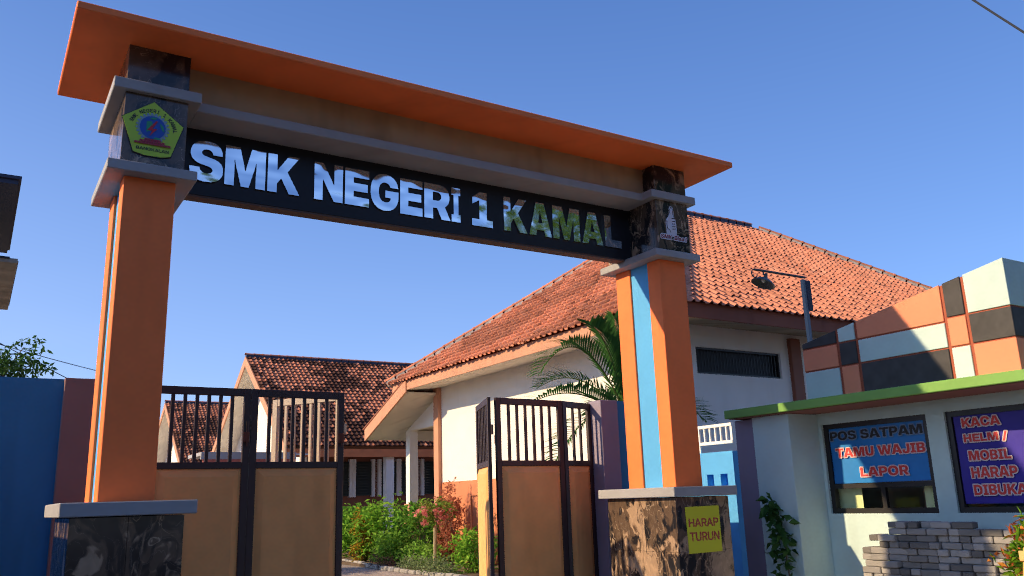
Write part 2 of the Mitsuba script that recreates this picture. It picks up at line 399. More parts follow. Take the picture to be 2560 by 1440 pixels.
for ch, a in zip(txt, angs):
    if ch == ' ': continue
    g = glyphs(ch, 650)
    c = g.bounds
    g = affinity.translate(g, -(c[0] + c[2]) / 2, -0.5)
    g = affinity.rotate(affinity.scale(g, 0.027, 0.030, origin=(0, 0)), math.degrees(a) - 90, origin=(0, 0))
    arc.append(affinity.translate(g, gc[0] + 0.172 * math.cos(a), gc[1] - 0.02 + 0.168 * math.sin(a)))
obj('lettering', onfront(cat([ext(g, 0.002) for g in arc] + [ext(fit(glyphs('BANGKALAN', 650), 0.866, 1.112, 4.414, 4.440), 0.002)]), 0, YE - 0.016, 0), INK, em, kind='stuff', label='school name SMK NEGERI 1 KAMAL in an arc and BANGKALAN below')

# thumbs-up sticker on the right pillar
th = thing('thumbs_up_sticker', 'white thumbs up sticker with small maroon slogan on the right pillar block', 'sticker')
hand = Polygon([(6.500, 4.475), (6.500, 4.545), (6.496, 4.60), (6.500, 4.655), (6.520, 4.690), (6.545, 4.71), (6.556, 4.745), (6.560, 4.80), (6.570, 4.832), (6.590, 4.842), (6.611, 4.828),
                (6.619, 4.79), (6.622, 4.735), (6.640, 4.69), (6.650, 4.63), (6.652, 4.56), (6.645, 4.475)]).buffer(0.006).buffer(-0.003)
obj('hand', onfront(ext(hand, 0.003), 0, YE - 0.001, 0), STICKWHITE, th)
fl = [Polygon([(6.585, zz), (6.636, zz + 0.006), (6.640, zz + 0.016), (6.590, zz + 0.009)]) for zz in (4.560, 4.590, 4.622, 4.654, 4.688)]
from shapely.geometry import LineString
fl += [LineString([(6.512, 4.66), (6.508, 4.61), (6.515, 4.565), (6.545, 4.545), (6.560, 4.520)]).buffer(0.0035),
       LineString([(6.566, 4.74), (6.569, 4.80), (6.588, 4.832), (6.607, 4.812), (6.612, 4.74), (6.632, 4.69)]).buffer(0.003)]
obj('outline', onfront(cat([ext(f, 0.002) for f in fl]), 0, YE - 0.0045, 0), INK, th)
slog = shear(fit(union_all([fit(glyphs('SMK', 700), 0, 0.165, 0, 0.05), fit(glyphs('Bisa', 760), 0.205, 0.355, 0, 0.052), fit(glyphs('!', 700), 0.375, 0.392, 0, 0.05)]), 0, 0.39, 0, 0.052), 0.2)
slog = affinity.translate(slog, 6.398, 4.436)
obj('slogan_backing', onfront(ext(slog.buffer(0.010), 0.002), 0, YE - 0.0045, 0), STICKWHITE, th)
obj('slogan', onfront(ext(slog, 0.002), 0, YE - 0.007, 0), MAROON, th, label='maroon slogan SMK Bisa!')

# yellow notice on the right plinth
YN = YC - 0.564
nt = thing('notice_sheet', 'yellow paper notice with red words HARAP TURUN on the right plinth', 'notice')
v = np.array([[6.349, 1.470], [6.832, 1.474], [6.832, 1.006], [6.361, 1.003]])
obj('sheet', onfront(ext(Polygon(v), 0.003), 0, YN - 0.002, 0), SIGNYELLOW, nt)
tx = union_all([fit(glyphs('HARAP', 480), 6.385, 6.803, 1.268, 1.348), fit(glyphs('TURUN', 480), 6.388, 6.803, 1.126, 1.212)])
for h in sorted(tx.geoms, key=lambda q: (-round(q.bounds[1], 1), q.bounds[0])):
    obj('letter', onfront(ext(h.buffer(0.002), 0.0015), 0, YN - 0.0055, 0), SIGNRED, nt)

# ------------------------------------------------------------------ folding gates
KG = 1.0625


def leaf(G, p0, p1, nopen, z0=0.10, z1=2.758, label=None, handle=False, GATE=GATE):
    """one hinged gate panel from p0 to p1 (plan), seen from its local -n side"""
    p0, p1 = np.array(p0, float) * KG, np.array(p1, float) * KG
    w = np.linalg.norm(p1 - p0)
    L = numbered(G + '__leaf')
    if label: labels[L] = {'label': label}
    d = (p1 - p0) / w
    M = np.eye(4); M[:2, 0] = d; M[:2, 1] = (-d[1], d[0]); M[:2, 3] = p0

    def put(m):
        m = m.copy(); m.apply_transform(M); return m
    st, t = 0.068, 0.02
    zr0, zr1 = 1.977, 2.041
    obj('frame', put(cat([cbx(0, st, -t, t, z0, z1, 0.004), cbx(w - st, w, -t, t, z0, z1, 0.004), cbx(st, w - st, -t + .001, t - .001, z1 - 0.076, z1 - .001, 0.004),
                          cbx(st, w - st, -t + .001, t - .001, zr0, zr1, 0.004), cbx(st, w - st, -t + .001, t - .001, z0 + .001, z0 + 0.06, 0.004)])), GATE, L)
    iw = w - 2 * st
    pitch = iw / nopen
    for i in range(1, nopen):
        x = st + i * pitch
        obj('bar', put(cbx(x - 0.0165, x + 0.0165, -0.012, 0.012, zr1, z1 - 0.076, 0.002)), GATE, L)
    # pressed steel infill with bevelled border
    a0, a1, b0, b1 = st, w - st, z0 + 0.06, zr0
    k, q = 0.075, 0.012
    V = []
    for s in (-1, 1):
        V += [(a0, s * 0.003, b0), (a1, s * 0.003, b0), (a1, s * 0.003, b1), (a0, s * 0.003, b1),
              (a0 + k, s * 0.034, b0 + k), (a1 - k, s * 0.034, b0 + k), (a1 - k, s * 0.034, b1 - k), (a0 + k, s * 0.034, b1 - k),
              (a0 + .018, s * 0.005, b0 + .018), (a1 - .018, s * 0.005, b0 + .018), (a1 - .018, s * 0.005, b1 - .018), (a0 + .018, s * 0.005, b1 - .018)]
    F = []
    for o in (0, 12):
        F.append([o + 4, o + 5, o + 6, o + 7])
        for i in range(4):
            j = (i + 1) % 4
            F.append([o + i, o + j, o + 8 + j, o + 8 + i]); F.append([o + 8 + i, o + 8 + j, o + 4 + j, o + 4 + i])
    F = np.array(F); F = np.vstack([F[:, [0, 1, 2]], F[:, [0, 2, 3]]])
    obj('infill_panel', put(trimesh.Trimesh(V, F, process=False)), SHEET, L)
    if handle or label is None:
        obj('latch', put(cat([cbx(w - 0.062, w - 0.006, -t - 0.022, -t - 0.0005, 2.23, 2.33, 0.004), tube([(w - 0.034, -t - 0.03, 2.19), (w - 0.034, -t - 0.03, 2.25)], 0.007, 6)])), RUST, L)
    for zz in (0.45, 2.33):
        obj('hinge', put(cat([tube([(-0.03, -t - 0.006, zz), (-0.03, -t - 0.006, zz + 0.11)], 0.014, 8), bx(-0.035, 0.03, -t - 0.005, -t + 0.002, zz + 0.015, zz + 0.045), bx(-0.035, 0.03, -t - 0.005, -t + 0.002, zz + 0.065, zz + 0.095)])), GATE, L)
    if handle:
        obj('handle', put(tube([(w - 0.03, 0.02, 1.66), (w - 0.03, 0.10, 1.66), (w - 0.03, 0.10, 1.26), (w - 0.03, 0.02, 1.26)], 0.010, 6)), RUST, L)
    return L


g1 = thing('folding_gate', 'brown steel folding gate with tan panels, its wide leaves beside the left pillar', 'gate')
leaf(g1, (1.315, 8.10), (2.175, 8.10), 7)
leaf(g1, (2.180, 8.10), (3.094, 8.10), 7)
leaf(g1, (3.10, 8.17), (2.63, 8.90), 7, label='sunlit cream painted leaf folded back behind the others', GATE=CREAM)
g2 = thing('folding_gate', 'brown steel folding gate standing open beside the right pillar', 'gate')
leaf(g2, (6.235, 8.22), (5.725, 8.075), 3)
leaf(g2, (5.715, 8.07), (4.785, 8.0), 7)
leaf(g2, (4.70, 7.985), (5.05, 8.86), 7, label='sunlit leaf folded back, seen nearly edge on', handle=True)

# ------------------------------------------------------------------ boundary walls
bw = thing('boundary_wall', 'tall dark blue boundary wall behind the left pillar with a purple brown end pier', 'wall')
obj('blue_panel', bx(-12.0, 0.72, 9.66, 9.80, 0, 2.925), FENCEBLUE, bw)
obj('added_shade_wall', bx(-1.25, -1.1, 5.5, 9.655, 0, 2.38), FENCEBLUE, bw)  # unseen wall added to cast shade on the left plinth
obj('pier', cbx(0.72, 1.30, 9.58, 9.84, 0, 2.93, 0.005), PIER, bw, label='purple brown pier')
bw2 = thing('boundary_wall', 'purple pier and blue wall between the open gate and the right pillar', 'wall')
obj('pier', cbx(6.625, 6.895, 8.5, 8.755, 0, 2.782, 0.005), PURPLE, bw2, label='purple pier beside the open gate')
obj('blue_panel', bx(6.895, 7.50, 8.542, 8.71, 0, 2.782), FENCEBLUE, bw2)
obj('added_shade_wall', bx(7.45, 7.6, 8.715, 10.6, 0, 1.97), FENCEBLUE, bw2)  # hidden wall added to shade the foot of the low wall
lw = thing('low_wall', 'sunlit sky blue low wall with small slots right of the right pillar', 'wall')
yy = [8.635, 8.76, 8.905, 9.035, 9.17, 9.30, 9.435, 12.0]
obj('wall', cat([bx(9.0, 9.18, 8.635, 12.0, 0, 1.70), bx(9.0, 9.18, 8.635, 12.0, 1.86, 2.168), bx(9.0, 9.18, 8.635, 8.765, 1.70, 1.86), bx(9.0, 9.18, 8.90, 9.035, 1.70, 1.86),
                 bx(9.0, 9.18, 9.165, 9.30, 1.70, 1.86), bx(9.0, 9.18, 9.43, 12.0, 1.70, 1.86), bx(9.12, 9.18, 8.765, 9.43, 1.70, 1.86)]), BLUE, lw)
rl = thing('white_railing', 'white painted steel railing on top of the sky blue low wall', 'railing')
obj('rail', cat([cbx(9.03, 9.08, 8.645, 10.6, 2.515, 2.56, 0.004), cbx(9.03, 9.08, 8.645, 10.6, 2.275, 2.32, 0.004)]), WHITEPAINT, rl)
for i, y in enumerate(np.arange(8.655, 10.6, 0.108)):
    obj('post' if i in (0, 6, 12) else 'baluster', cbx(9.04, 9.07, y - (0.012 if i % 6 else 0.009), y + (0.012 if i % 6 else 0.03), 2.168 if i in (6, 12) else 2.315, 2.52, 0.002), WHITEPAINT, rl)

# ------------------------------------------------------------------ guardhouse
gh = thing('guardhouse', 'mint green guard post with checkered parapet and green canopy at the right', 'guardhouse')
Y0, Y1 = 3.2, 6.9
WZ0, WZ1 = 1.335, 2.325
obj('wall', cat([bx(8.3, 8.45, Y0, Y1, 0, WZ0), bx(8.3, 8.45, Y0, Y1, WZ1, 2.50), bx(8.3, 8.45, 6.549, Y1, WZ0, WZ1), bx(8.3, 8.45, 5.052, 5.252, WZ0, WZ1), bx(8.3, 8.45, Y0, 3.55, WZ0, WZ1)]), MINT, gh)
obj('side_wall', bx(8.45, 11.0, Y1 - 0.15, Y1, 0, 2.5), MINT, gh)
obj('side_wall', bx(8.45, 11.0, Y0, Y0 + 0.15, 0, 2.5), MINT, gh)
obj('inner_wall', bx(10.85, 11.0, Y0 + .15, Y1 - .15, 0, 2.5), INNER, gh)
obj('ceiling', bx(8.45, 10.85, Y0 + .15, Y1 - .15, 2.46, 2.52), INNER, gh)
obj('pier', cbx(7.8, 8.3, 6.594, 7.13, 0, 2.45, 0.005), MINT, gh, label='mint pier at the far end')
obj('pier', cbx(7.825, 8.3, 7.134, 7.43, 0, 2.44, 0.005), PURPLE, gh, label='purple pier beside the mint one')
obj('canopy', cbx(7.66, 11.0, Y0, 7.43, 2.462, 2.560, 0.006), GREEN, gh, label='green painted canopy slab')
obj('canopy_soffit', bx(7.70, 8.299, Y0 + .03, 7.40, 2.452, 2.4615), REDBROWN, gh)


def window(ya, yb, label, trans=True):
    W = numbered(gh + '__window'); labels[W] = {'label': label}
    f = 0.055
    xs = (8.33, 8.40)
    parts = [bx(*xs, ya, ya + f, WZ0, WZ1), bx(*xs, yb - f, yb, WZ0, WZ1), bx(*xs, ya + f, yb - f, WZ0, WZ0 + f), bx(*xs, ya + f, yb - f, WZ1 - f, WZ1)]
    obj('frame', cat(parts), FRAME, W)
    if trans:
        obj('transom', bx(8.332, 8.398, ya + f, yb - f, 1.605, 1.655), FRAME, W)
        obj('mullion', bx(8.345, 8.39, 5.86, 5.91, WZ0 + f, 1.605), FRAME, W)
        obj('pane', bx(8.386, 8.3865, ya + f, yb - f, 1.655, WZ1 - f), 'm_glass', W)
        obj('pane', bx(8.366, 8.3665, ya + f, 5.86, WZ0 + f, 1.605), 'm_glass', W)
        obj('pane', bx(8.366, 8.3665, 5.91, yb - f, WZ0 + f, 1.605), 'm_glass', W)
        obj('lit_patch_sheet', bx(8.47, 8.475, 6.24, 6.56, 1.36, 1.64), LITPATCH, W, label='pale green sheet standing in for the sunlit patch behind the lower left pane')
        obj('lit_patch_sheet', bx(8.47, 8.475, 5.28, 5.49, 1.36, 1.64), LITPATCH, W, label='pale green sheet standing in for the sunlit patch behind the lower right pane')
    else:
        obj('pane', bx(8.386, 8.3865, ya + f, yb - f, WZ0 + f, WZ1 - f), 'm_glass', W)


window(5.252, 6.549, 'window nearer the pillar with a low transom')
window(3.55, 5.052, 'window at the right edge', False)
# parapet: base slab with recessed joints and coloured panels standing proud
PY0, PY1 = 4.216, 6.69


def ptop(y):
    return 3.292 + (6.674 - y) * 0.1795


obj('parapet', cat([hull([(8.315, PY0 + .012, 2.56), (8.315, PY1, 2.56), (8.5, PY0 + .012, 2.56), (8.5, PY1, 2.56), (8.315, PY0 + .012, ptop(PY0) - .012), (8.315, PY1, ptop(PY1) - .012), (8.5, PY0 + .012, ptop(PY0) - .012), (8.5, PY1, ptop(PY1) - .012)]),
                    bx(8.5, 10.9, PY0 + 0.012, PY0 + 0.18, 2.56, ptop(PY0) - 0.012)]), GROOVE, gh, label='terracotta parapet backing between the panels')


def panel(ya, yb, z0, z1, m):
    """ya > yb; z1 None = up to the sloping top"""
    t = [(ya, z1 if z1 else ptop(ya)), (yb, z1 if z1 else ptop(yb))]
    c = 0.004
    pts = []
    for xx, k in ((8.30, c), (8.304, 0), (8.316, 0)):
        pts += [(xx, ya - k, z0 + k), (xx, yb + k, z0 + k), (xx, yb + k, t[1][1] - k), (xx, ya - k, t[0][1] - k)]
    obj('parapet_panel', hull(pts), m, gh)


G_ = 0.018
c0, c1, c2, c3, c4 = 6.69, 6.193, 5.94, 4.878, 4.652
zz0, zz1, zz2 = 2.562, 2.955, 3.222
for (ya, yb, ms) in ((c0, c1 + G_, (MINT, PANELORANGE, PANELDARK)), (c1 - G_, c2 + G_, (PANELORANGE, PANELDARK, MINT)), (c2 - G_, c3 + G_, (PANELDARK, MINT, PANELORANGE)),
                     (c3 - G_, c4 + G_, (MINT, PANELORANGE, PANELDARK)), (c4 - G_, PY0 + .001, (PANELORANGE, PANELDARK, MINT))):
    hi = zz2 if ya > 5 else 3.258
    panel(ya, yb, zz0, zz1 - G_ / 2, ms[0]); panel(ya, yb, zz1 + G_ / 2, hi - G_ / 2, ms[1]); panel(ya, yb, hi + G_ / 2, None, ms[2])
for (za, zb, m) in ((zz0, zz1 - .009, PANELORANGE), (zz1 + .009, 3.249, PANELDARK), (3.267, ptop(PY0), MINT)):
    obj('parapet_panel', cbx(8.317, 10.9, PY0 - 0.001, PY0 + 0.014, za, zb, 0.004), m, gh)
obj('roof_deck', bx(8.5, 10.98, Y0, 7.40, 2.56, 2.60), CONCRETE, gh)


def banner(name, label, lines, x, y0, y1, z0, z1, m, tilt):
    B = thing(name, label, 'banner')
    n = 24
    ys = np.linspace(y0, y1, n); zs_ = np.linspace(z0, z1, 12)
    Yg, Zg = np.meshgrid(ys, zs_, indexing='ij')
    Xg = x + 0.006 * np.sin(Yg * 9 + Zg * 4) * np.cos(Zg * 6)
    V = np.stack([Xg, Yg, Zg + tilt * (Yg - y0)], -1).reshape(-1, 3)
    F = []
    for i in range(n - 1):
        for j in range(11):
            a = i * 12 + j
            F += [[a, a + 12, a + 13], [a, a + 13, a + 1]]
    obj('cloth', trimesh.Trimesh(V, F, process=False), m, B, smooth=True)
    for text, ya, yb, za, zb, mt, mo in lines:
        g = fit(glyphs(text, 820), 0, ya - yb, 0, zb - za)
        for h in sorted(getattr(g, 'geoms', [g]), key=lambda q: q.bounds[0]):
            lk = obj('letter', onleft(ext(h, 0.002), x - 0.0145, ya, za), mt, B)
            obj('outline', onleft(ext(h.buffer(0.011), 0.002), x - 0.012, ya, za), mo, lk)


banner('banner', 'blue banner reading POS SATPAM TAMU WAJIB LAPOR in the guardhouse window', [
    ('POS SATPAM', 6.475, 5.33, 2.135, 2.235, TEXTBLACK, OUTDARK), ('TAMU WAJIB', 6.42, 5.325, 1.945, 2.045, TEXTRED, OUTLINE), ('LAPOR', 6.13, 5.55, 1.725, 1.825, TEXTRED, OUTLINE)],
    8.352, 6.49, 5.31, 1.660, 2.27, BANNERBLUE, 0.0)
banner('banner', 'deep violet banner reading KACA HELM MOBIL HARAP DIBUKA at the right edge', [
    ('KACA', 4.90, 4.52, 2.155, 2.245, TEXTRED, OUTLINE), ('HELM /', 4.905, 4.475, 2.0, 2.09, TEXTRED, OUTLINE), ('MOBIL', 4.88, 4.47, 1.83, 1.925, TEXTRED, OUTLINE),
    ('HARAP', 4.88, 4.435, 1.665, 1.765, TEXTRED, OUTLINE), ('DIBUKA', 4.88, 4.37, 1.50, 1.60, TEXTRED, OUTLINE)],
    8.352, 4.99, 3.62, 1.42, 2.27, BANNERVIOLET, 0.0)

# lamp on the guardhouse roof
lp = thing('lamp_post', 'dark metal lamp with a bell shade hanging from an arm above the checkered parapet', 'lamp')
obj('post', cbx(8.735, 8.785, 6.905, 6.955, 2.6, 4.20, 0.004), LAMPGREY, lp)
obj('control_box', cbx(8.772, 8.858, 6.895, 6.965, 3.80, 4.19, 0.006), NAVY, lp)
obj('arm', cat([tube([(8.80, 6.93, 4.235), (7.88, 6.93, 4.235)], 0.016, 8), tube([(7.88 + 0.05 * math.sin(a), 6.93, 4.185 + 0.05 * math.cos(a)) for a in np.linspace(0, -4.4, 12)], 0.008, 6)]), LAMPMETAL, lp)
prof = np.array([(0.002, 0.155), (0.022, 0.15), (0.028, 0.10), (0.040, 0.085), (0.06, 0.07), (0.12, 0.045), (0.185, 0.0), (0.19, -0.012), (0.18, -0.010), (0.11, 0.030), (0.05, 0.055), (0.02, 0.06)])
prof[:, 0] *= 0.78
prof[:, 1] *= 0.9
shd = trimesh.creation.revolve(prof, sections=28)
shd.apply_transform(trimesh.transformations.rotation_matrix(math.radians(24), (0.45, 1, 0)))
shd.apply_translation((8.02, 6.93, 4.075))
obj('shade', shd, LAMPMETAL, lp, smooth=40)
obj('hanger', tube([(8.04, 6.93, 4.23), (8.04, 6.93, 4.18), (8.055, 6.93, 4.19)], 0.010, 6), LAMPMETAL, lp)
bl = trimesh.creation.icosphere(2, 0.026); bl.apply_scale((1, 1, 1.2)); bl.apply_translation((8.03, 6.93, 4.115))
obj('bulb', bl, WHITEPAINT, lp, smooth=True)

# stack of concrete pavers
st = thing('paver_stack', 'stack of loose grey concrete pavers against the guardhouse wall', 'paver stack')
def brick_ply(l, w, h, c, seed):
    m = cbx(-w / 2, w / 2, -l / 2, l / 2, 0, h, 0.007)
    r = np.random.default_rng(seed)
    col = np.array(c) * (0.9 + 0.2 * r.random((len(m.vertices), 1)))
    return mikit.ply(m, 'm_brick', color=col)


BV = [brick_ply(0.20, 0.10, 0.060, (g * 1.05, g, g * 0.94), i) for i, g in enumerate((0.19, 0.24, 0.29, 0.34, 0.14, 0.26))]
HV = [brick_ply(0.10, 0.20, 0.060, (g * 1.05, g, g * 0.94), 20 + i) for i, g in enumerate((0.18, 0.24, 0.30, 0.36, 0.13))]
rb = np.random.default_rng(5)


def ytop(y):
    if y > 5.78: return 1.03
    if y > 5.60: return 1.15
    if y > 4.72: return 1.30
    return 1.23


for row in range(21):
    z = row * 0.0635
    y = 5.93 - rb.random() * 0.03
    while y > 4.05:
        hdr = rb.random() < 0.45
        w = 0.10 if hdr else 0.20
        yc = y - w / 2
        if z + 0.05 < ytop(yc):
            x = 8.0 + (0.05 if not hdr else 0.10) - 0.10 + rb.normal(0, 0.015)
            src = (HV if hdr else BV)[rb.integers(5)]
            k = numbered(st + '__brick')
            scene[k] = {**src, 'to_world': T().translate([x, yc, z]).rotate([0, 0, 1], float(rb.normal(0, 2.6))).rotate([1, 0, 0], float(rb.normal(0, 0.9)))}
        y -= w + 0.004 + abs(rb.normal(0, 0.011))
obj('inner_core', bx(8.06, 8.28, 4.1, 5.72, 0, 1.02), DARK, st)

# ------------------------------------------------------------------ roofs with clay tiles
TW, TLN, TEX = 0.205, 0.30, 0.262
PROF = [(0.0, 0.012), (0.03, 0.0), (0.085, 0.0), (0.115, 0.012), (0.135, 0.042), (0.160, 0.056), (0.185, 0.045), (0.205, 0.016), (0.215, 0.004)]


def tile_mesh(roll=1.0, lip=0.034, edge=0.013):
    """local: x across, y up the slope (0 = lower edge), z normal"""
    n = len(PROF)
    V = [(x, 0.0, z * roll + lip) for x, z in PROF] + [(x, TLN, z * roll + 0.004) for x, z in PROF] + [(x, 0.002, z * roll + lip - edge) for x, z in PROF]
    F = []
    for i in range(n - 1):
        F += [[i, i + 1, n + i + 1], [i, n + i + 1, n + i], [2 * n + i, 2 * n + i + 1, i + 1], [2 * n + i, i + 1, i]]
    return np.array(V), np.array(F)


TVS = {'hall': tile_mesh(1.0, 0.038, 0.018), 'side': tile_mesh(1.15, 0.060, 0.034), 'block': tile_mesh(0.75, 0.062, 0.034)}


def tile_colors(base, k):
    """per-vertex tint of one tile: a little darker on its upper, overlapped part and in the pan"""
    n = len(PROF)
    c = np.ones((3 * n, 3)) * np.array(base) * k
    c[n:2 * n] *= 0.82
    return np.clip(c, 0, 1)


def roof_plane(parent, origin, udir, vdir, inside, length, slope, base, dirt_tone, seed, first=0, key=None, lift=0.02, part_filter=None, kind='hall'):
    TV, TF = TVS[kind]
    """tiles in a grid over a slope; the 'first' of them that lie nearest become parts, the rest one mesh"""
    r = np.random.default_rng(seed)
    udir, vdir = np.array(udir, float), np.array(vdir, float)
    nd = np.cross(udir, vdir)
    if nd[2] < 0: nd = -nd
    R = np.stack([udir, vdir, nd], 1)
    flip = np.linalg.det(R) < 0
    pos, cols = [], []
    for j in range(int(slope / TEX) + 1):
        for i in range(int(length / TW) + 1):
            u, v = i * TW, j * TEX
            if inside(u + TW / 2, v + 0.10):
                pos.append((u, v)); cols.append(dirt_tone(u, v, r))
    pos = np.array(pos)
    P = np.array(origin) + pos[:, :1] * udir + pos[:, 1:] * vdir + nd * lift
    dist = np.linalg.norm(P - EYE, axis=1)
    order = np.argsort(dist + (0 if part_filter is None else np.where(part_filter(P), 0, 1e3)))
    chosen = set(order[:first].tolist())
    tone = np.array(cols)
    q = np.quantile(tone, np.linspace(0.04, 0.96, 8))
    variants = [None] * 8
    vs, fs, cs, cnt = [], [], [], 0
    for i, p in enumerate(P):
        jig = r.normal(0, 1, 3) * (0.005, 0.012, 0.004)
        rz = r.normal(0, 0.9)
        tint = np.array(base) * tone[i] * (1 + np.array([0, -0.10, -0.16]) * r.normal(0, 0.5))
        if i in chosen:
            k = int(np.argmin(np.abs(q - tone[i])))
            if variants[k] is None:
                F = TF[:, ::-1] if flip else TF
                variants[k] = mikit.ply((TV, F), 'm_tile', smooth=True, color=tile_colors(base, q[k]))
            M = np.eye(4); M[:3, :3] = R; M[:3, 3] = p + R @ jig
            kk = numbered(parent + '__tile')
            scene[kk] = {**variants[k], 'to_world': T(M.tolist()).rotate([0, 0, 1], float(rz))}
        else:
            a = math.radians(rz)
            v_ = TV.copy(); v_[:, 0], v_[:, 1] = TV[:, 0] * math.cos(a) - TV[:, 1] * math.sin(a), TV[:, 0] * math.sin(a) + TV[:, 1] * math.cos(a)
            vs.append((v_ + jig) @ R.T + p); fs.append((TF[:, ::-1] if flip else TF) + cnt); cnt += len(TV)
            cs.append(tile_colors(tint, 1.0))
    return np.vstack(vs), np.vstack(fs), np.vstack(cs)


def join(parts):
    V, F, C, n = [], [], [], 0
    for v_, f_, c_ in parts:
        V.append(v_); F.append(f_ + n); C.append(c_); n += len(v_)
    return np.vstack(V), np.vstack(F), np.vstack(C)


def cap_line(parent, a, b, step=0.33, width=0.20, tile_c=(0.55, 0.20, 0.11), dark=False):
    """ridge or hip: clay cap tiles over grey mortar, one after the other"""
    a, b = np.array(a, float), np.array(b, float)
    L = np.linalg.norm(b - a); d = (b - a) / L
    s = np.cross(d, [0, 0, 1.0]); s /= np.linalg.norm(s); u = np.cross(s, d)
    n = int(L / step)
    r = np.random.default_rng(int(abs(a[0] * 100 + b[2] * 10)))
    for i in range(n):
        c0_, c1_ = a + d * (i * step), a + d * ((i + 1) * step + 0.02)
        ring = []
        for c, sc in ((c0_, 1.12), (c0_ + d * 0.05, 1.12), (c0_ + d * 0.055, 1.0), (c1_, 0.94)):
            ring.append([c + s * (width / 2 * sc * math.cos(t)) + u * (0.075 + 0.075 * sc * math.sin(t)) for t in np.linspace(0, math.pi, 8)])
        V = np.array(ring).reshape(-1, 3)
        V = np.vstack([V, V - u * 0.004])
        F = []
        for k in range(3):
            for j in range(7):
                p = k * 8 + j
                F += [[p, p + 1, p + 9], [p, p + 9, p + 8]]
        for j in range(7):
            F += [[j, j + 1, 33 + j], [j, 33 + j, 32 + j]]
        g = (0.75 + 0.4 * r.random())
        col = np.tile(np.array(tile_c) * g, (len(V), 1))
        obj('ridge_tile', mikit.ply((V, np.array(F)), 'm_tile', smooth=False, color=col), None, parent)
        w2 = width / 2 * 0.98
        e0, e1 = c0_ + d * 0.03, c1_ - d * 0.035
        obj('mortar', hull([e0 + s * w2 - u * .09, e0 - s * w2 - u * .09, e1 + s * w2 - u * .09, e1 - s * w2 - u * .09, e0 + s * w2 * .93 + u * .078, e0 - s * w2 * .93 + u * .078, e1 + s * w2 * .93 + u * .078, e1 - s * w2 * .93 + u * .078]), NAVY if dark else MORTAR, parent)


# --- the hall
hall = thing('school_hall', 'white school hall with orange hipped tile roof behind the right pillar', 'hall')
EX, EY, EZ = 9.95, 10.70, 4.85
EB, RXL, RXR, RY, RZ, EXR = 22.55, 15.95, 19.0, 16.63, 9.15, 24.95
obj('wall', cat([bx(11.1, 11.3, 11.75, 21.65, 0, 4.755), bx(11.3, 11.52, 11.75, 11.95, 0, 4.755), bx(13.87, 23.8, 11.75, 11.95, 0, 4.755), bx(11.52, 13.87, 11.75, 11.95, 0, 3.815),
                 bx(11.52, 13.87, 11.75, 11.95, 4.335, 4.755), bx(11.3, 23.8, 21.45, 21.65, 0, 4.755), bx(23.6, 23.8, 11.95, 21.45, 0, 4.755)]), WHITE, hall)
obj('dado', cat([bx(11.085, 11.102, 11.735, 21.5, 0, 2.125), bx(11.102, 14.1, 11.735, 11.752, 0, 2.125)]), DADO, hall, label='orange painted lower part of the hall wall')
obj('pilaster', cbx(10.99, 11.26, 21.5, 21.78, 0, 4.745, 0.004), FASCIA, hall, label='orange pilaster at the far corner')
obj('pilaster', cbx(14.12, 14.42, 11.66, 11.76, 0, 4.66, 0.004), BROWN, hall, label='brown pilaster beside the high window')
fz0, fz1 = 4.645, 4.90
obj('fascia', bx(10.03, 10.07, 10.75, 22.45, fz0, fz1), FASCIA, hall)
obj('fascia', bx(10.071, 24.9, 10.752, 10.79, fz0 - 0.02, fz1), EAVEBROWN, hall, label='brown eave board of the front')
obj('soffit', trimesh.Trimesh([(10.06, 10.78, 4.655), (24.9, 10.78, 4.655), (24.9, 11.76, 4.75), (11.11, 11.76, 4.75), (11.11, 21.66, 4.75), (10.06, 22.45, 4.655), (10.06, 22.45, 4.68), (24.9, 22.45, 4.68), (24.9, 21.6, 4.75)],
                              [[0, 3, 4], [0, 4, 5], [4, 8, 7], [4, 7, 6]], process=False), SOFFIT, hall)
obj('soffit', trimesh.Trimesh([(10.06, 10.78, 4.6552), (24.9, 10.78, 4.6552), (24.9, 11.76, 4.7502), (11.11, 11.76, 4.7502)], [[0, 1, 2], [0, 2, 3]], process=False), STAINED, hall, label='stained soffit over the front wall')
W = numbered(hall + '__window'); labels[W] = {'label': 'long dark clerestory window'}
obj('frame', cat([bx(11.52, 13.87, 11.80, 11.86, 3.815, 3.855), bx(11.52, 13.87, 11.80, 11.86, 4.295, 4.335), bx(11.52, 11.56, 11.80, 11.86, 3.855, 4.295), bx(13.83, 13.87, 11.80, 11.86, 3.855, 4.295)]), FRAME, W)
for x in np.arange(11.64, 13.82, 0.085):
    obj('bar', bx(x - 0.006, x + 0.006, 11.82, 11.832, 3.855, 4.295), FRAME, W)
obj('backing', bx(11.53, 13.86, 11.90, 11.94, 3.82, 4.33), DARK, W)
roof = hall + '__roof'
obj('deck', trimesh.Trimesh([(EX + .16, EY + .16, EZ + .05), (EXR - .16, EY + .16, EZ + .05), (EXR - .16, EB - .16, EZ + .05), (EX + .16, EB - .16, EZ + .05), (RXL, RY, RZ - .06), (RXR, RY, RZ - .06)],
                            [[0, 1, 5], [0, 5, 4], [1, 2, 5], [2, 3, 4], [2, 4, 5], [3, 0, 4]], process=False), BROWN, roof)
sl = math.hypot(RY - EY, RZ - EZ)
sl2 = math.hypot(RXL - EX, RZ - EZ)
TILE = (0.68, 0.27, 0.16)


def hall_dirt(u, v, r):
    c = float(meshkit.fbm(np.array([u * 0.7, v * 0.5, 3.3]), 3, 4))
    return (0.98 + r.normal(0, 0.07)) * (1.0 if c < 0.58 else 0.85) * (0.72 if r.random() < 0.03 else 1)


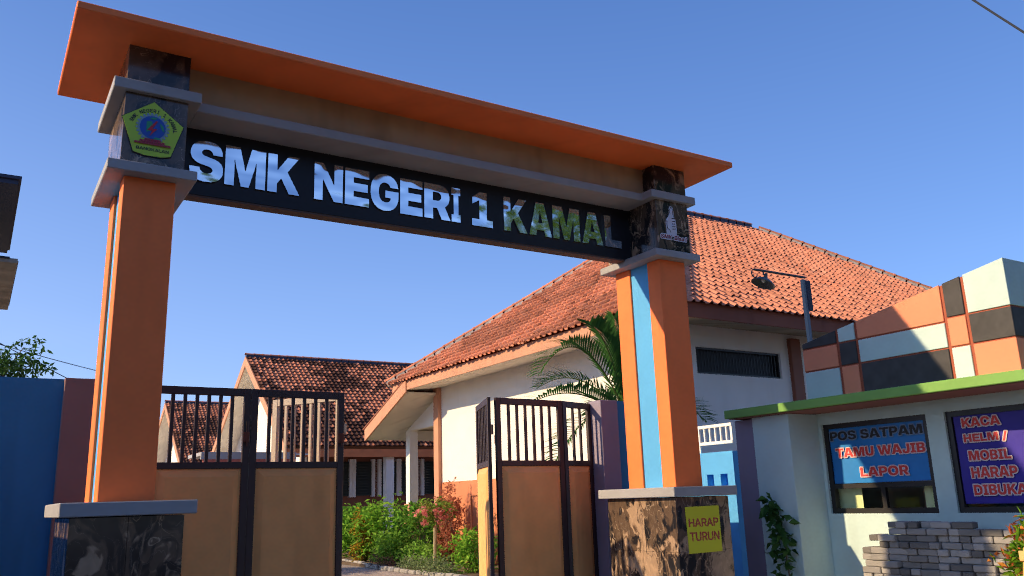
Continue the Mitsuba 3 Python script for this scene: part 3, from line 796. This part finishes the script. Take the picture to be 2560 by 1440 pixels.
def hall_dirt2(u, v, r):
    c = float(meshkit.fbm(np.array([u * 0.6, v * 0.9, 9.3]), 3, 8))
    return (0.80 + r.normal(0, 0.09)) * (1.0 if c < 0.5 else 0.72) * (0.6 if r.random() < 0.05 else 1)  # base tone painted darker for this slope in shade; random patches are grime


front = roof_plane(roof, (EX, EY, EZ), (1, 0, 0), (0, (RY - EY) / sl, (RZ - EZ) / sl), lambda u, v: EX + u > EX + (RXL - EX) * v / sl and EX + u < EXR - (EXR - RXR) * v / sl,
                   EXR - EX, sl, TILE, hall_dirt, 21, first=300, part_filter=lambda P: (P[:, 0] > 10.3) & (P[:, 0] < 16.5))
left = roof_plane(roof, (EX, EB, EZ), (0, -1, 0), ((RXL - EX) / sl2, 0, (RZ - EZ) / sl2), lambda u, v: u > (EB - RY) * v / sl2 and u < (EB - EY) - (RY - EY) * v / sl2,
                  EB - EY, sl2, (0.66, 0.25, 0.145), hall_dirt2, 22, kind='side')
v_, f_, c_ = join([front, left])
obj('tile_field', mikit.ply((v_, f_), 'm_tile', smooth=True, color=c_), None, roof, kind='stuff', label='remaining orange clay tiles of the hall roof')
cap_line(roof, (EX - .02, EB + .05, EZ + .06), (RXL, RY, RZ + .04))
cap_line(roof, (EXR, EY, EZ + .06), (RXR, RY, RZ + .04))
cap_line(roof, (EX, EY, EZ + .06), (RXL, RY, RZ + .04))
cap_line(roof, (RXL, RY, RZ + .05), (RXR, RY, RZ + .05), dark=True)
# porch at the far end of the hall
po = hall + '__porch'
labels[po] = {'label': 'sloping porch at the far end of the hall'}
pz = lambda y: 4.565 - (y - 21.55) * 0.388
obj('fascia', hull([(10.0, 21.5, pz(21.5)), (10.0, 24.42, pz(24.42)), (10.045, 21.5, pz(21.5)), (10.045, 24.42, pz(24.42)), (10.0, 21.5, pz(21.5) + .34), (10.0, 24.42, pz(24.42) + .36), (10.045, 21.5, pz(21.5) + .34), (10.045, 24.42, pz(24.42) + .36)]), FASCIA, po)
obj('soffit', hull([(10.046, 21.6, pz(21.6) + .02), (19, 21.6, pz(21.6) + .02), (10.046, 24.40, pz(24.40) + .02), (19, 24.40, pz(24.40) + .02), (10.046, 21.6, pz(21.6) + .06), (19, 21.6, pz(21.6) + .06), (10.046, 24.40, pz(24.40) + .06), (19, 24.40, pz(24.40) + .06)]), SOFFIT, po)
obj('roof_sheet', hull([(10.0, 21.6, pz(21.6) + .36), (19, 21.6, pz(21.6) + .36), (9.97, 24.5, pz(24.5) + .36), (19, 24.5, pz(24.5) + .36), (10.0, 21.6, pz(21.6) + .40), (19, 21.6, pz(21.6) + .40), (9.97, 24.5, pz(24.5) + .40), (19, 24.5, pz(24.5) + .40)]), BROWN, po)
gy = [21.78, 23.84]
obj('gable_wall', hull([(11.1, gy[0], 3.725), (11.3, gy[0], 3.725), (11.1, gy[1], 3.725), (11.3, gy[1], 3.725), (11.1, gy[0], pz(gy[0]) + .03), (11.3, gy[0], pz(gy[0]) + .03), (11.1, gy[1], pz(gy[1]) + .03), (11.3, gy[1], pz(gy[1]) + .03)]), WHITE, po)
obj('beam', bx(11.32, 18.5, 23.62, 23.82, 3.45, 3.72), SOFFIT, po)
obj('column', cbx(11.1, 11.37, 23.58, 23.85, 1.58, 3.724, 0.004), WHITE, po)
obj('column_base', cbx(11.06, 11.41, 23.54, 23.89, 0, 1.58, 0.004), FASCIA, po)

# --- two classroom blocks with gables
def block(y0, label, nparts, seed, x0=9.65, x1=27.0):
    B = thing('classroom_block', label, 'classroom building', 'gabled classroom blocks behind the hall')
    ez, rz, half = 3.73, 7.95, 6.0
    ry = y0 + half
    obj('wall', bx(x0 + 1.05, x1 - 1, y0 + 2.4, y0 + 2.6, 0, 3.7), BROWN, B)
    # gable wall
    gw_ = Polygon([(y0 + 1.0, 0), (y0 + 11.0, 0), (y0 + 11.0, 4.3), (ry, rz - 0.25), (y0 + 1.0, 4.3)])
    m = ext(gw_, 0.2); v = m.vertices; m.vertices = np.stack([x0 + 0.95 + v[:, 2], v[:, 0], v[:, 1]], 1); m.fix_normals()
    obj('gable_wall', m, WHITE, B)
    m2 = ext(Polygon([(ry - 2.6, 3.3), (ry - 1.9, 4.6), (ry - 1.6, 4.15), (ry - 1.25, 4.85), (ry - 0.9, 3.4)]), 0.01); v = m2.vertices; m2.vertices = np.stack([x0 + 0.935 + v[:, 2], v[:, 0], v[:, 1]], 1); m2.fix_normals()
    if nparts: obj('mural', m2, mat('m_mural', (0.55, 0.42, 0.10), 0.8), B, label='faded yellow painted star on the gable')
    sl3 = math.hypot(half, rz - ez)
    for s in (-1, 1):
        a, b = (ry + s * 6.05, ez - 0.02), (ry, rz + 0.03)
        obj('bargeboard', hull([(x0 - .03, a[0], a[1]), (x0 + .02, a[0], a[1]), (x0 - .03, b[0], b[1]), (x0 + .02, b[0], b[1]), (x0 - .03, a[0], a[1] - .34), (x0 + .02, a[0], a[1] - .34), (x0 - .03, b[0], b[1] - .40), (x0 + .02, b[0], b[1] - .40)]), FASCIA, B)
        obj('soffit', hull([(x0 + .02, ry, rz - .3), (x0 + .95, ry, rz - .3), (x0 + .02, ry + s * 6, ez - .3), (x0 + .95, ry + s * 6, ez - .3), (x0 + .02, ry, rz - .26), (x0 + .95, ry, rz - .26), (x0 + .02, ry + s * 6, ez - .26), (x0 + .95, ry + s * 6, ez - .26)]), LIGHTCONC, B)
    obj('eave_board', bx(x0 + 0.02, x1, y0 + 0.02, y0 + 0.07, 3.36, 3.66), WINGBOARD, B)
    R = B + '__roof'
    obj('deck', trimesh.Trimesh([(x0, y0 + .15, ez + .04), (x1, y0 + .15, ez + .04), (x1, ry, rz - .05), (x0, ry, rz - .05), (x0, y0 + 12, ez - .05), (x1, y0 + 12, ez - .05)], [[0, 1, 2], [0, 2, 3], [3, 2, 5], [3, 5, 4]], process=False), BROWN, R)

    def dirt_tone(u, v, r):
        c = float(meshkit.fbm(np.array([u * 0.55, v * 0.8, seed * 1.7]), 3, seed))
        low = 0.75 if v < 2.4 else 1.0
        k = 0.85 + r.normal(0, 0.10)
        if r.random() < np.clip((c - 0.44) * 3.6 + (0.42 if v < 2.6 else 0.06), 0.05, 0.93): k = 0.10 + 0.14 * r.random()
        return k * low
    v_, f_, c_ = roof_plane(R, (x0, y0, ez), (1, 0, 0), (0, half / sl3, (rz - ez) / sl3), lambda u, v: True, x1 - x0 - 0.2, sl3 - 0.1, (0.60, 0.23, 0.125), dirt_tone, seed, first=nparts, kind='block',
                            part_filter=lambda P: (P[:, 0] > 11.2) & (P[:, 0] < 17.5) & (P[:, 2] > 3.9))
    obj('tile_field', mikit.ply((v_, f_), 'm_tile', smooth=True, color=c_), None, R, kind='stuff', label='remaining mossy clay tiles')
    cap_line(R, (x0 - .03, ry, rz + .03), (x1, ry, rz + .03), dark=True, step=0.36)
    return B


b1 = block(31.0, 'nearer gabled classroom block with mossy orange tile roof left of the hall', 300, 31)
for (a, b) in ((11.0, 12.98), (13.45, 13.62), (14.36, 15.05), (15.25, 15.9), (16.3, 18.5)):
    w = numbered(b1 + '__window')
    if b - a < 0.3: a, b = 13.25, 13.95
    obj('pane', bx(a, b, 33.30, 33.36, 1.95, 3.30), LOUVRE, w)
    for z in np.arange(2.0, 3.28, 0.11):
        obj('louvre', hull([(a + .03, 33.26, z), (b - .03, 33.26, z), (a + .03, 33.29, z + .07), (b - .03, 33.29, z + .07), (a + .03, 33.265, z - .004), (b - .03, 33.265, z - .004)]), LOUVRE, w)
    for q in (a - .13, b):
        obj('frame', bx(q, q + .13, 33.2, 33.4, 1.9, 3.4), WHITEPAINT, w)
for x in (13.69, 17.6, 21.5):
    obj('column', cbx(x, x + 0.33, 31.2, 31.5, 0, 3.5, 0.004), WHITE, b1)
block(49.0, 'farther gabled classroom block seen through the left gate bars', 0, 47)

# covered walkway seen between the gate bars
wk = thing('covered_walkway', 'grey blue flat walkway roof edge seen low through the left gate bars', 'walkway')
obj('fascia', bx(6.28, 9.4, 29.0, 29.1, 3.18, 3.41), GREY, wk)
obj('trim', bx(6.36, 9.4, 29.02, 29.12, 3.09, 3.178), mat('m_trim_red', (0.40, 0.10, 0.07), 0.6), wk)
obj('roof', bx(6.28, 9.4, 29.11, 31.0, 3.3, 3.41), GREY, wk)
for x in (6.6, 9.0):
    obj('post', bx(x, x + .15, 29.3, 29.45, 0, 3.3), GREY, wk)

# --- neighbour with two slabs at the left edge
nb = thing('neighbouring_building', 'old building at the left edge with two jutting flat slabs', 'building')
K = 1.6
kz = lambda z: 1.6 + (z - 1.6) * K
obj('upper_slab', cbx(-5, 0.158 * K, 10.0 * K, 12.95 * K, kz(5.09), kz(5.128), 0.004), NAVY, nb, label='upper roof slab with dark metal edge')
obj('upper_edge_beam', bx(-5, 0.13 * K, 10.03 * K, 10.32 * K, kz(5.04), kz(5.0895)), NAVY, nb)
obj('upper_edge_beam', bx(-0.12 * K, 0.13 * K, 10.321 * K, 12.92 * K, kz(5.04), kz(5.0895)), NAVY, nb)
obj('upper_soffit', bx(-5, -0.12 * K, 10.32 * K, 12.92 * K, kz(5.06), kz(5.0895)), CONCRETE, nb)
r_ = np.random.default_rng(3)
obj('lower_slab', cbx(-5, 0.205 * K, 10.0 * K, 12.45 * K, kz(4.165), kz(4.215), 0.006), CONCRETE, nb, label='lower concrete slab with mossy edge')
obj('moss', cat([bx(x, x + 0.06 + 0.16 * r_.random(), 9.985 * K, 10.06 * K, kz(4.205), kz(4.216 + 0.012 * r_.random())) for x in np.arange(-3, 0.2, 0.14)] + [bx(0.17 * K, 0.214 * K, y, y + 0.08 + 0.1 * r_.random(), kz(4.20), kz(4.216 + 0.008 * r_.random())) for y in np.arange(10.1 * K, 12.4 * K, 0.25)]), DARK, nb, kind='stuff')
obj('wall', bx(-5, -1.6, 17.5, 19.5, 0, kz(5.04)), CONCRETE, nb)

# ------------------------------------------------------------------ plants
def leaf_cloud(pos, size, r, base, var=0.25, aspect=0.45, updir=0.6, hue=None, droop=0.0):
    """small folded leaves at the points pos -> (vertices, triangles, colours)"""
    n = len(pos)
    d = r.normal(0, 1, (n, 3)); d[:, 2] = d[:, 2] * 0.6 + updir * 0.5 - droop
    d /= np.linalg.norm(d, axis=1, keepdims=True)
    s = np.cross(d, r.normal(0, 1, (n, 3)) * 0.5 + [0, 0, 1.0]); s /= np.linalg.norm(s, axis=1, keepdims=True) + 1e-9
    u = np.cross(s, d)
    L = size * (0.65 + 0.7 * r.random((n, 1)))
    w = L * aspect
    base_p = pos
    V = np.stack([base_p, base_p + d * L * 0.45 + s * w * 0.5 + u * w * 0.18, base_p + d * L - u * L * 0.12, base_p + d * L * 0.45 - s * w * 0.5 + u * w * 0.18], 1)
    F = np.array([[0, 1, 2], [0, 2, 3]])
    F = (F[None] + (np.arange(n) * 4)[:, None, None]).reshape(-1, 3)
    c = np.array(base)[None] * (1 + var * r.normal(0, 1, (n, 1)))
    if hue is not None:
        t = np.clip(r.normal(0.25, 0.3, (n, 1)), 0, 1)
        c = c * (1 - t) + np.array(hue)[None] * t
    c = np.clip(np.repeat(c, 4, 0), 0.004, 0.9)
    return V.reshape(-1, 3), F, c


def clumps(center, radii, nclump, per, spread, r, flat=1.0):
    q = r.normal(0, 1, (nclump, 3)); q /= np.linalg.norm(q, axis=1, keepdims=True)
    q *= (0.45 + 0.55 * r.random((nclump, 1)) ** 0.5)
    cc = np.array(center) + q * np.array(radii)
    p = np.repeat(cc, per, 0) + r.normal(0, 1, (nclump * per, 3)) * spread * np.array([1, 1, flat])
    return p, cc


def shrub(name, label, center, radii, base, hue=None, nclump=40, per=22, size=0.10, spread=0.11, seed=1, cat_='shrub', group=None, aspect=0.5, stems=True, droop=0.0):
    r = np.random.default_rng(seed)
    k = thing(name, label, cat_, group)
    p, cc = clumps(center, radii, nclump, per, spread, r)
    p = p[p[:, 2] > 0.05]
    v, f, c = leaf_cloud(p, size, r, base, 0.22, aspect, 0.6, hue, droop)
    obj('foliage', mikit.ply((v, f), 'm_leaf', color=c), None, k)
    if stems:
        g = np.array([center[0], center[1], 0.05])
        ms = []
        for q in cc[:: max(1, nclump // 14)]:
            mid = g * 0.5 + q * 0.5 + r.normal(0, 0.05, 3); mid[2] = q[2] * 0.45
            ms.append(tube([g + r.normal(0, 0.05, 3) * (1, 1, 0), mid, q], [0.016, 0.011, 0.005], 5))
        obj('stem', cat(ms), BARK, k)
    return k


GR = (0.15, 0.36, 0.04)
grp = None
shrub('green_shrub', 'large bright green shrub farthest left in the bed beside the folded gate leaf', (10.3, 26.0, 0.75), (0.95, 1.5, 0.72), GR, (0.36, 0.56, 0.08), 80, 26, 0.17, 0.13, 101)
shrub('green_shrub', 'large bright green shrub in front of the white porch column', (10.1, 23.0, 0.85), (0.8, 1.15, 0.85), GR, (0.36, 0.56, 0.08), 80, 26, 0.16, 0.12, 102)
shrub('green_shrub', 'darker green shrub just left of the pink flowering tree', (10.3, 21.4, 0.8), (0.6, 0.9, 0.72), (0.10, 0.27, 0.04), (0.24, 0.44, 0.06), 66, 24, 0.15, 0.11, 103)
shrub('low_green_shrub', 'low green shrub at the kerb in front of the flowering tree', (9.65, 19.9, 0.30), (0.4, 0.9, 0.30), (0.17, 0.36, 0.05), (0.3, 0.48, 0.1), 50, 22, 0.11, 0.10, 104)
shrub('low_green_shrub', 'low bright green shrub beside the sunlit folded gate leaf', (9.75, 17.35, 0.42), (0.42, 0.8, 0.42), GR, (0.38, 0.58, 0.08), 54, 24, 0.12, 0.10, 105)
shrub('low_green_shrub', 'low green shrub at the kerb in the middle of the bed', (9.7, 21.6, 0.42), (0.4, 0.75, 0.38), (0.17, 0.36, 0.05), (0.34, 0.52, 0.08), 44, 24, 0.12, 0.10, 115)
shrub('ground_cover_plant', 'pale grey green creeping plant spilling over the kerb below the flowering tree', (9.12, 18.4, 0.15), (0.22, 1.5, 0.15), (0.18, 0.25, 0.11), (0.3, 0.36, 0.2), 70, 24, 0.07, 0.09, 106, cat_='plant', stems=False)
shrub('ground_cover_plant', 'purple brown creeping plant in the middle of the kerb', (9.08, 20.9, 0.15), (0.2, 0.6, 0.17), (0.11, 0.055, 0.05), (0.2, 0.12, 0.09), 25, 22, 0.06, 0.08, 107, cat_='plant', stems=False)
shrub('croton_shrub', 'narrow yellow orange croton shrub in front of the green shrubs', (9.55, 23.4, 0.85), (0.22, 0.28, 0.52), (0.42, 0.22, 0.03), (0.5, 0.34, 0.05), 26, 24, 0.11, 0.08, 108)
shrub('croton_shrub', 'small yellow orange croton shrub at the kerb, below the taller one', (9.4, 23.2, 0.3), (0.22, 0.25, 0.28), (0.44, 0.24, 0.03), (0.3, 0.32, 0.05), 18, 22, 0.10, 0.07, 109)
shrub('copper_shrub', 'tall coppery red shrub against the hall wall behind the flowering tree', (10.55, 20.05, 1.05), (0.30, 0.34, 1.05), (0.42, 0.15, 0.095), (0.58, 0.28, 0.18), 90, 26, 0.09, 0.075, 110)
shrub('wall_creeper', 'thin dry creeper on the orange hall wall beside the gate leaf', (10.95, 18.7, 0.8), (0.07, 0.35, 0.75), (0.22, 0.10, 0.06), (0.16, 0.18, 0.06), 22, 8, 0.08, 0.07, 111, cat_='creeper')

ft = thing('flowering_tree', 'small staked tree with pink blossom in front of the copper shrub', 'flowering tree')
r_ = np.random.default_rng(71)
obj('stake', tube([(9.35, 18.55, 0.02), (9.40, 18.62, 1.02)], 0.022, 6), STAKE, ft)
obj('trunk', tube([(9.42, 18.62, 0.02), (9.45, 18.65, 0.7), (9.5, 18.7, 1.25), (9.48, 18.75, 1.5)], [0.02, 0.017, 0.013, 0.008], 6), BARK, ft)
p, cc = clumps((9.5, 18.75, 1.42), (0.38, 0.52, 0.24), 34, 16, 0.06, r_)
v, f, c = leaf_cloud(p, 0.10, r_, (0.16, 0.30, 0.05), 0.25, 0.5, 0.3, (0.3, 0.3, 0.06))
obj('foliage', mikit.ply((v, f), 'm_leaf', color=c), None, ft)
p, _ = clumps((9.40, 18.75, 1.34), (0.40, 0.56, 0.22), 24, 22, 0.038, r_)
v, f, c = leaf_cloud(p, 0.085, r_, (0.80, 0.27, 0.24), 0.15, 0.8, -0.2, (0.8, 0.42, 0.36))
obj('blossom', mikit.ply((v, f), 'm_leaf', color=c), None, ft)

kb = thing('planter_kerb', 'rough whitewashed stone kerb along the planting bed', 'kerb')
y = 15.5
r_ = np.random.default_rng(8)
while y < 26.5:
    ln = 0.28 + 0.2 * r_.random()
    x = 8.98 + max(0, y - 20.5) * 0.10 + r_.normal(0, 0.012)
    m = cbx(-0.07, 0.07, 0, ln - 0.02 - 0.03 * r_.random(), 0, 0.09 + 0.04 * r_.random(), 0.024)
    m.apply_transform(trimesh.transformations.rotation_matrix(-math.radians(5.7 if y > 20.5 else 0), (0, 0, 1)))
    m.apply_translation((x, y, -0.005))
    obj('stone', m, KERB, kb)
    y += ln

# palm behind the right gate
pm = thing('palm_tree', 'feather palm rising behind the right gate leaf and pillar', 'palm')
hub = np.array([9.15, 11.0, 2.75])
obj('trunk', tube([(9.25, 11.05, 0), (9.2, 11.02, 1.2), hub - (0, 0, 0.15)], [0.09, 0.07, 0.06], 10), BARK, pm)


def frond(base, tip, lift, r, n=46, llen=0.42, side=(0, 0)):
    base, tip = np.array(base, float), np.array(tip, float)
    ctrl = (base + tip) / 2 + np.array([0, 0, lift])
    t = np.linspace(0, 1, n)[:, None]
    c = (1 - t) ** 2 * base + 2 * t * (1 - t) * ctrl + t ** 2 * tip
    tang = np.gradient(c, axis=0); tang /= np.linalg.norm(tang, axis=1, keepdims=True)
    s = np.cross(tang, [0, 0, 1.0]); s /= np.linalg.norm(s, axis=1, keepdims=True) + 1e-9
    u = np.cross(s, tang)
    Vs, Fs, Cs, k = [], [], [], 0
    for i in range(6, n):
        tt = i / n
        L = llen * (0.35 + 1.5 * tt * (1.05 - tt) * 1.7) * (0.85 + 0.3 * r.random())
        for sg in (-1, 1):
            d = tang[i] * 0.72 + s[i] * sg * 0.62 + u[i] * (0.42 + 0.08 * r.normal()); d /= np.linalg.norm(d)
            wv = np.cross(d, u[i]); wv /= np.linalg.norm(wv)
            p0 = c[i]
            p1 = p0 + d * L * 0.5 + wv * 0.019
            p1b = p0 + d * L * 0.5 - wv * 0.019
            p2 = p0 + d * L - np.array([0, 0, 1]) * L * (0.10 + 0.12 * r.random())
            Vs += [p0 + wv * 0.006, p0 - wv * 0.006, p1, p1b, p2]
            Fs += [[k, k + 1, k + 3], [k, k + 3, k + 2], [k + 2, k + 3, k + 4]]
            col = np.array((0.04, 0.115, 0.028)) * (0.75 + 0.6 * r.random())
            Cs += [col] * 5
            k += 5
    rach = tube(c[::3], np.linspace(0.018, 0.004, len(c[::3])), 5)
    Vs = np.vstack([np.array(Vs), rach.vertices]); Fs = np.vstack([np.array(Fs), rach.faces + k])
    Cs = np.vstack([np.array(Cs), np.tile((0.12, 0.17, 0.05), (len(rach.vertices), 1))])
    return Vs, Fs, Cs


r_ = np.random.default_rng(17)
for tip, lift in (((7.15, 10.6, 3.45), 1.55), ((6.95, 10.45, 3.0), 0.55), ((7.2, 10.35, 2.15), 0.75), ((8.72, 10.7, 4.45), 0.25), ((8.15, 10.6, 4.25), 0.75), ((9.5, 11.4, 4.3), 0.4), ((10.75, 10.9, 2.85), 0.65),
                  ((10.4, 12.3, 3.2), 0.9), ((9.6, 12.6, 3.0), 0.9), ((8.3, 12.3, 3.5), 0.8)):
    v, f, c = frond(hub, tip, lift, r_, llen=0.46)
    obj('frond', mikit.ply((v, f), 'm_leaf', color=c), None, pm)

# tree beyond the left wall
tr = thing('leafy_tree', 'dark green leafy tree showing above the blue wall at the far left', 'tree')
r_ = np.random.default_rng(29)
tc = np.array([-0.6, 24.0, 0.0])
obj('trunk', tube([tc, tc + (0.1, 0, 2.2), tc + (0.3, 0.1, 4.0)], [0.16, 0.13, 0.07], 8), BARK, tr)
ends = [(0.82, 23.9, 5.62), (1.05, 24.0, 5.25), (1.35, 24.0, 4.80), (0.35, 24.1, 5.35), (0.45, 23.8, 4.9), (-0.4, 24.4, 5.6), (-1.2, 24.0, 5.3), (0.9, 24.6, 4.6), (-0.8, 23.2, 4.7), (0.1, 24.8, 5.4), (-1.8, 24.3, 4.6), (1.1, 23.7, 4.5), (0.1, 23.6, 5.05), (0.7, 24.2, 4.45)]
brs, P = [], []
for e in ends:
    e = np.array(e); s0 = tc + (0.15, 0, 2.6 + r_.random())
    mid = (s0 + e) / 2 + (0, 0, 0.35)
    tt = np.linspace(0, 1, 7)[:, None]
    cv = (1 - tt) ** 2 * s0 + 2 * tt * (1 - tt) * mid + tt ** 2 * e
    brs.append(tube(cv, np.linspace(0.045, 0.010, 7), 5))
    for _ in range(46):
        q = cv[r_.integers(2, 7)] + r_.normal(0, 0.20, 3)
        dirn = r_.normal(0, 1, 3) * (1, 1, 0.3); dirn /= np.linalg.norm(dirn)
        for j in range(11):
            P.append(q + dirn * j * 0.045 + np.array([0, 0, -0.010 * j * j * 0.12]) + r_.normal(0, 0.012, 3))
v, f, c = leaf_cloud(np.array(P), 0.16, r_, (0.045, 0.115, 0.03), 0.3, 0.36, 0.0, (0.11, 0.20, 0.05), droop=0.55)
obj('crown', mikit.ply((v, f), 'm_leaf', color=c), None, tr)
obj('branch', cat(brs), BARK, tr)

# street trees: tall ones mirrored in the letters, lower ones added to block sky
def street_tree(label, x, y, h, seed):
    k = thing('street_tree', label, 'tree', None)
    r = np.random.default_rng(seed)
    obj('trunk', tube([(x, y, 0), (x + .1, y, h * .3), (x, y + .2, h * .6)], [0.28, 0.22, 0.12], 8), BARK, k)
    p, cc = clumps((x, y, h * 0.66), (3.4, 3.4, h * 0.34), 150, 60, 0.55, r)
    v, f, c = leaf_cloud(p, 0.34, r, (0.07, 0.17, 0.03), 0.35, 0.5, 0.3, (0.16, 0.26, 0.05))
    obj('crown', mikit.ply((v, f), 'm_leaf', color=c), None, k)


street_tree('tall broad tree across the street, mirrored in the right letters', 17.2, -6.5, 13.5, 61)
street_tree('second broad tree across the street, mirrored in the last letter', 22.5, -4.5, 13.0, 62)
for i, (x, y, h) in enumerate(((-17, -9, 8.0), (-10, -10, 8.6), (-3.5, -10.5, 8.2), (4.0, -11, 8.4), (10.5, -12.5, 8.0))):
    street_tree(('far left', 'second', 'third', 'fourth', 'fifth')[i] + ' of the lower unseen trees added across the street to block low sky', x, y, h, 70 + i)

# vine on the mint pier, croton and stake at the right edge
vn = thing('climbing_vine', 'dark green broad leaved vine climbing the mint pier of the guardhouse', 'vine')
r_ = np.random.default_rng(41)
path = np.array([(7.74, 6.75, 0.0), (7.73, 6.72, 0.45), (7.75, 6.78, 0.85), (7.74, 6.76, 1.1), (7.75, 6.84, 1.33), (7.76, 6.93, 1.50)])
obj('stem', tube(path, [0.012, 0.011, 0.010, 0.008, 0.006, 0.004], 5), BARK, vn)
lp_ = []
for i in range(190):
    t = r_.random(); q = path[0] * 0
    j = min(int(t * 5), 4); a = t * 5 - j
    q = path[j] * (1 - a) + path[j + 1] * a
    wdt = 0.13 * (1.25 - t)
    lp_.append(q + np.array([-0.02 - 0.10 * r_.random(), r_.normal(0, wdt * 0.75), r_.normal(0, 0.04)]))
v, f, c = leaf_cloud(np.array(lp_), 0.105, r_, (0.04, 0.11, 0.03), 0.3, 0.75, -0.2, (0.09, 0.2, 0.06), droop=0.3)
obj('leaf_mass', mikit.ply((v, f), 'm_leaf', color=c), None, vn)

cr = thing('croton_shrub', 'red and green croton shrub in front of the paver stack at the right edge', 'shrub')
r_ = np.random.default_rng(43)
p, _ = clumps((6.95, 3.62, 0.92), (0.24, 0.22, 0.36), 60, 30, 0.045, r_)
v, f, c = leaf_cloud(p, 0.085, r_, (0.10, 0.26, 0.02), 0.25, 0.34, 0.9, (0.28, 0.40, 0.03))
v2, f2, c2 = leaf_cloud(clumps((6.93, 3.64, 0.96), (0.27, 0.26, 0.38), 40, 7, 0.04, r_)[0], 0.085, r_, (0.50, 0.12, 0.05), 0.25, 0.34, 0.9, (0.6, 0.3, 0.05))
v_, f_, c_ = join([(v, f, c), (v2, f2, c2)])
obj('foliage', mikit.ply((v_, f_), 'm_leaf', color=c_), None, cr)
obj('stem', cat([tube([(6.95, 3.62, 0), (6.95 + dx, 3.62 + dy, 0.8)], 0.01, 5) for dx, dy in ((0, 0), (.08, .05), (-.07, -.04))]), BARK, cr)
sk = thing('wooden_stake', 'pale wooden plank leaning at the lower right corner', 'plank')
m = cbx(-0.012, 0.012, -0.035, 0.035, 0, 1.16, 0.003)
m.apply_transform(trimesh.transformations.rotation_matrix(math.radians(10), (1, 0, 0)))
m.apply_translation((6.55, 3.70, 0.0))
obj('plank', m, paint('m_plank', (0.62, 0.42, 0.16), rough=0.8, amt=0.3, scale=8), sk)
m = cbx(-0.014, 0.010, -0.10, 0.06, -0.035, 0.035, 0.003); m.apply_translation((6.53, 3.50, 1.09))
obj('crosspiece', m, 'm_plank', sk)

# overhead wires
def wire(label, pts, r):
    k = thing('overhead_wire', label, 'wire')
    a, b = np.array(pts[0], float), np.array(pts[1], float)
    t = np.linspace(0, 1, 14)[:, None]
    c = a + (b - a) * t - np.array([0, 0, 1]) * (np.linalg.norm(b - a) * 0.012 * 4 * t * (1 - t))
    obj('cable', tube(c, r, 5), CABLE, k)


wire('dark overhead wire crossing the top right corner of the sky', ((10.0, 5.6, 8.50), (10.0, 3.0, 4.85)), 0.014)
wire('thin wire sloping down behind the leafy tree at the far left', ((-4.5, 30, 9.5), (2.9, 30, 5.45)), 0.014)
wire('thin wire sloping from the leafy tree to the left pillar', ((0.2, 30, 6.75), (5.2, 30, 5.62)), 0.012)
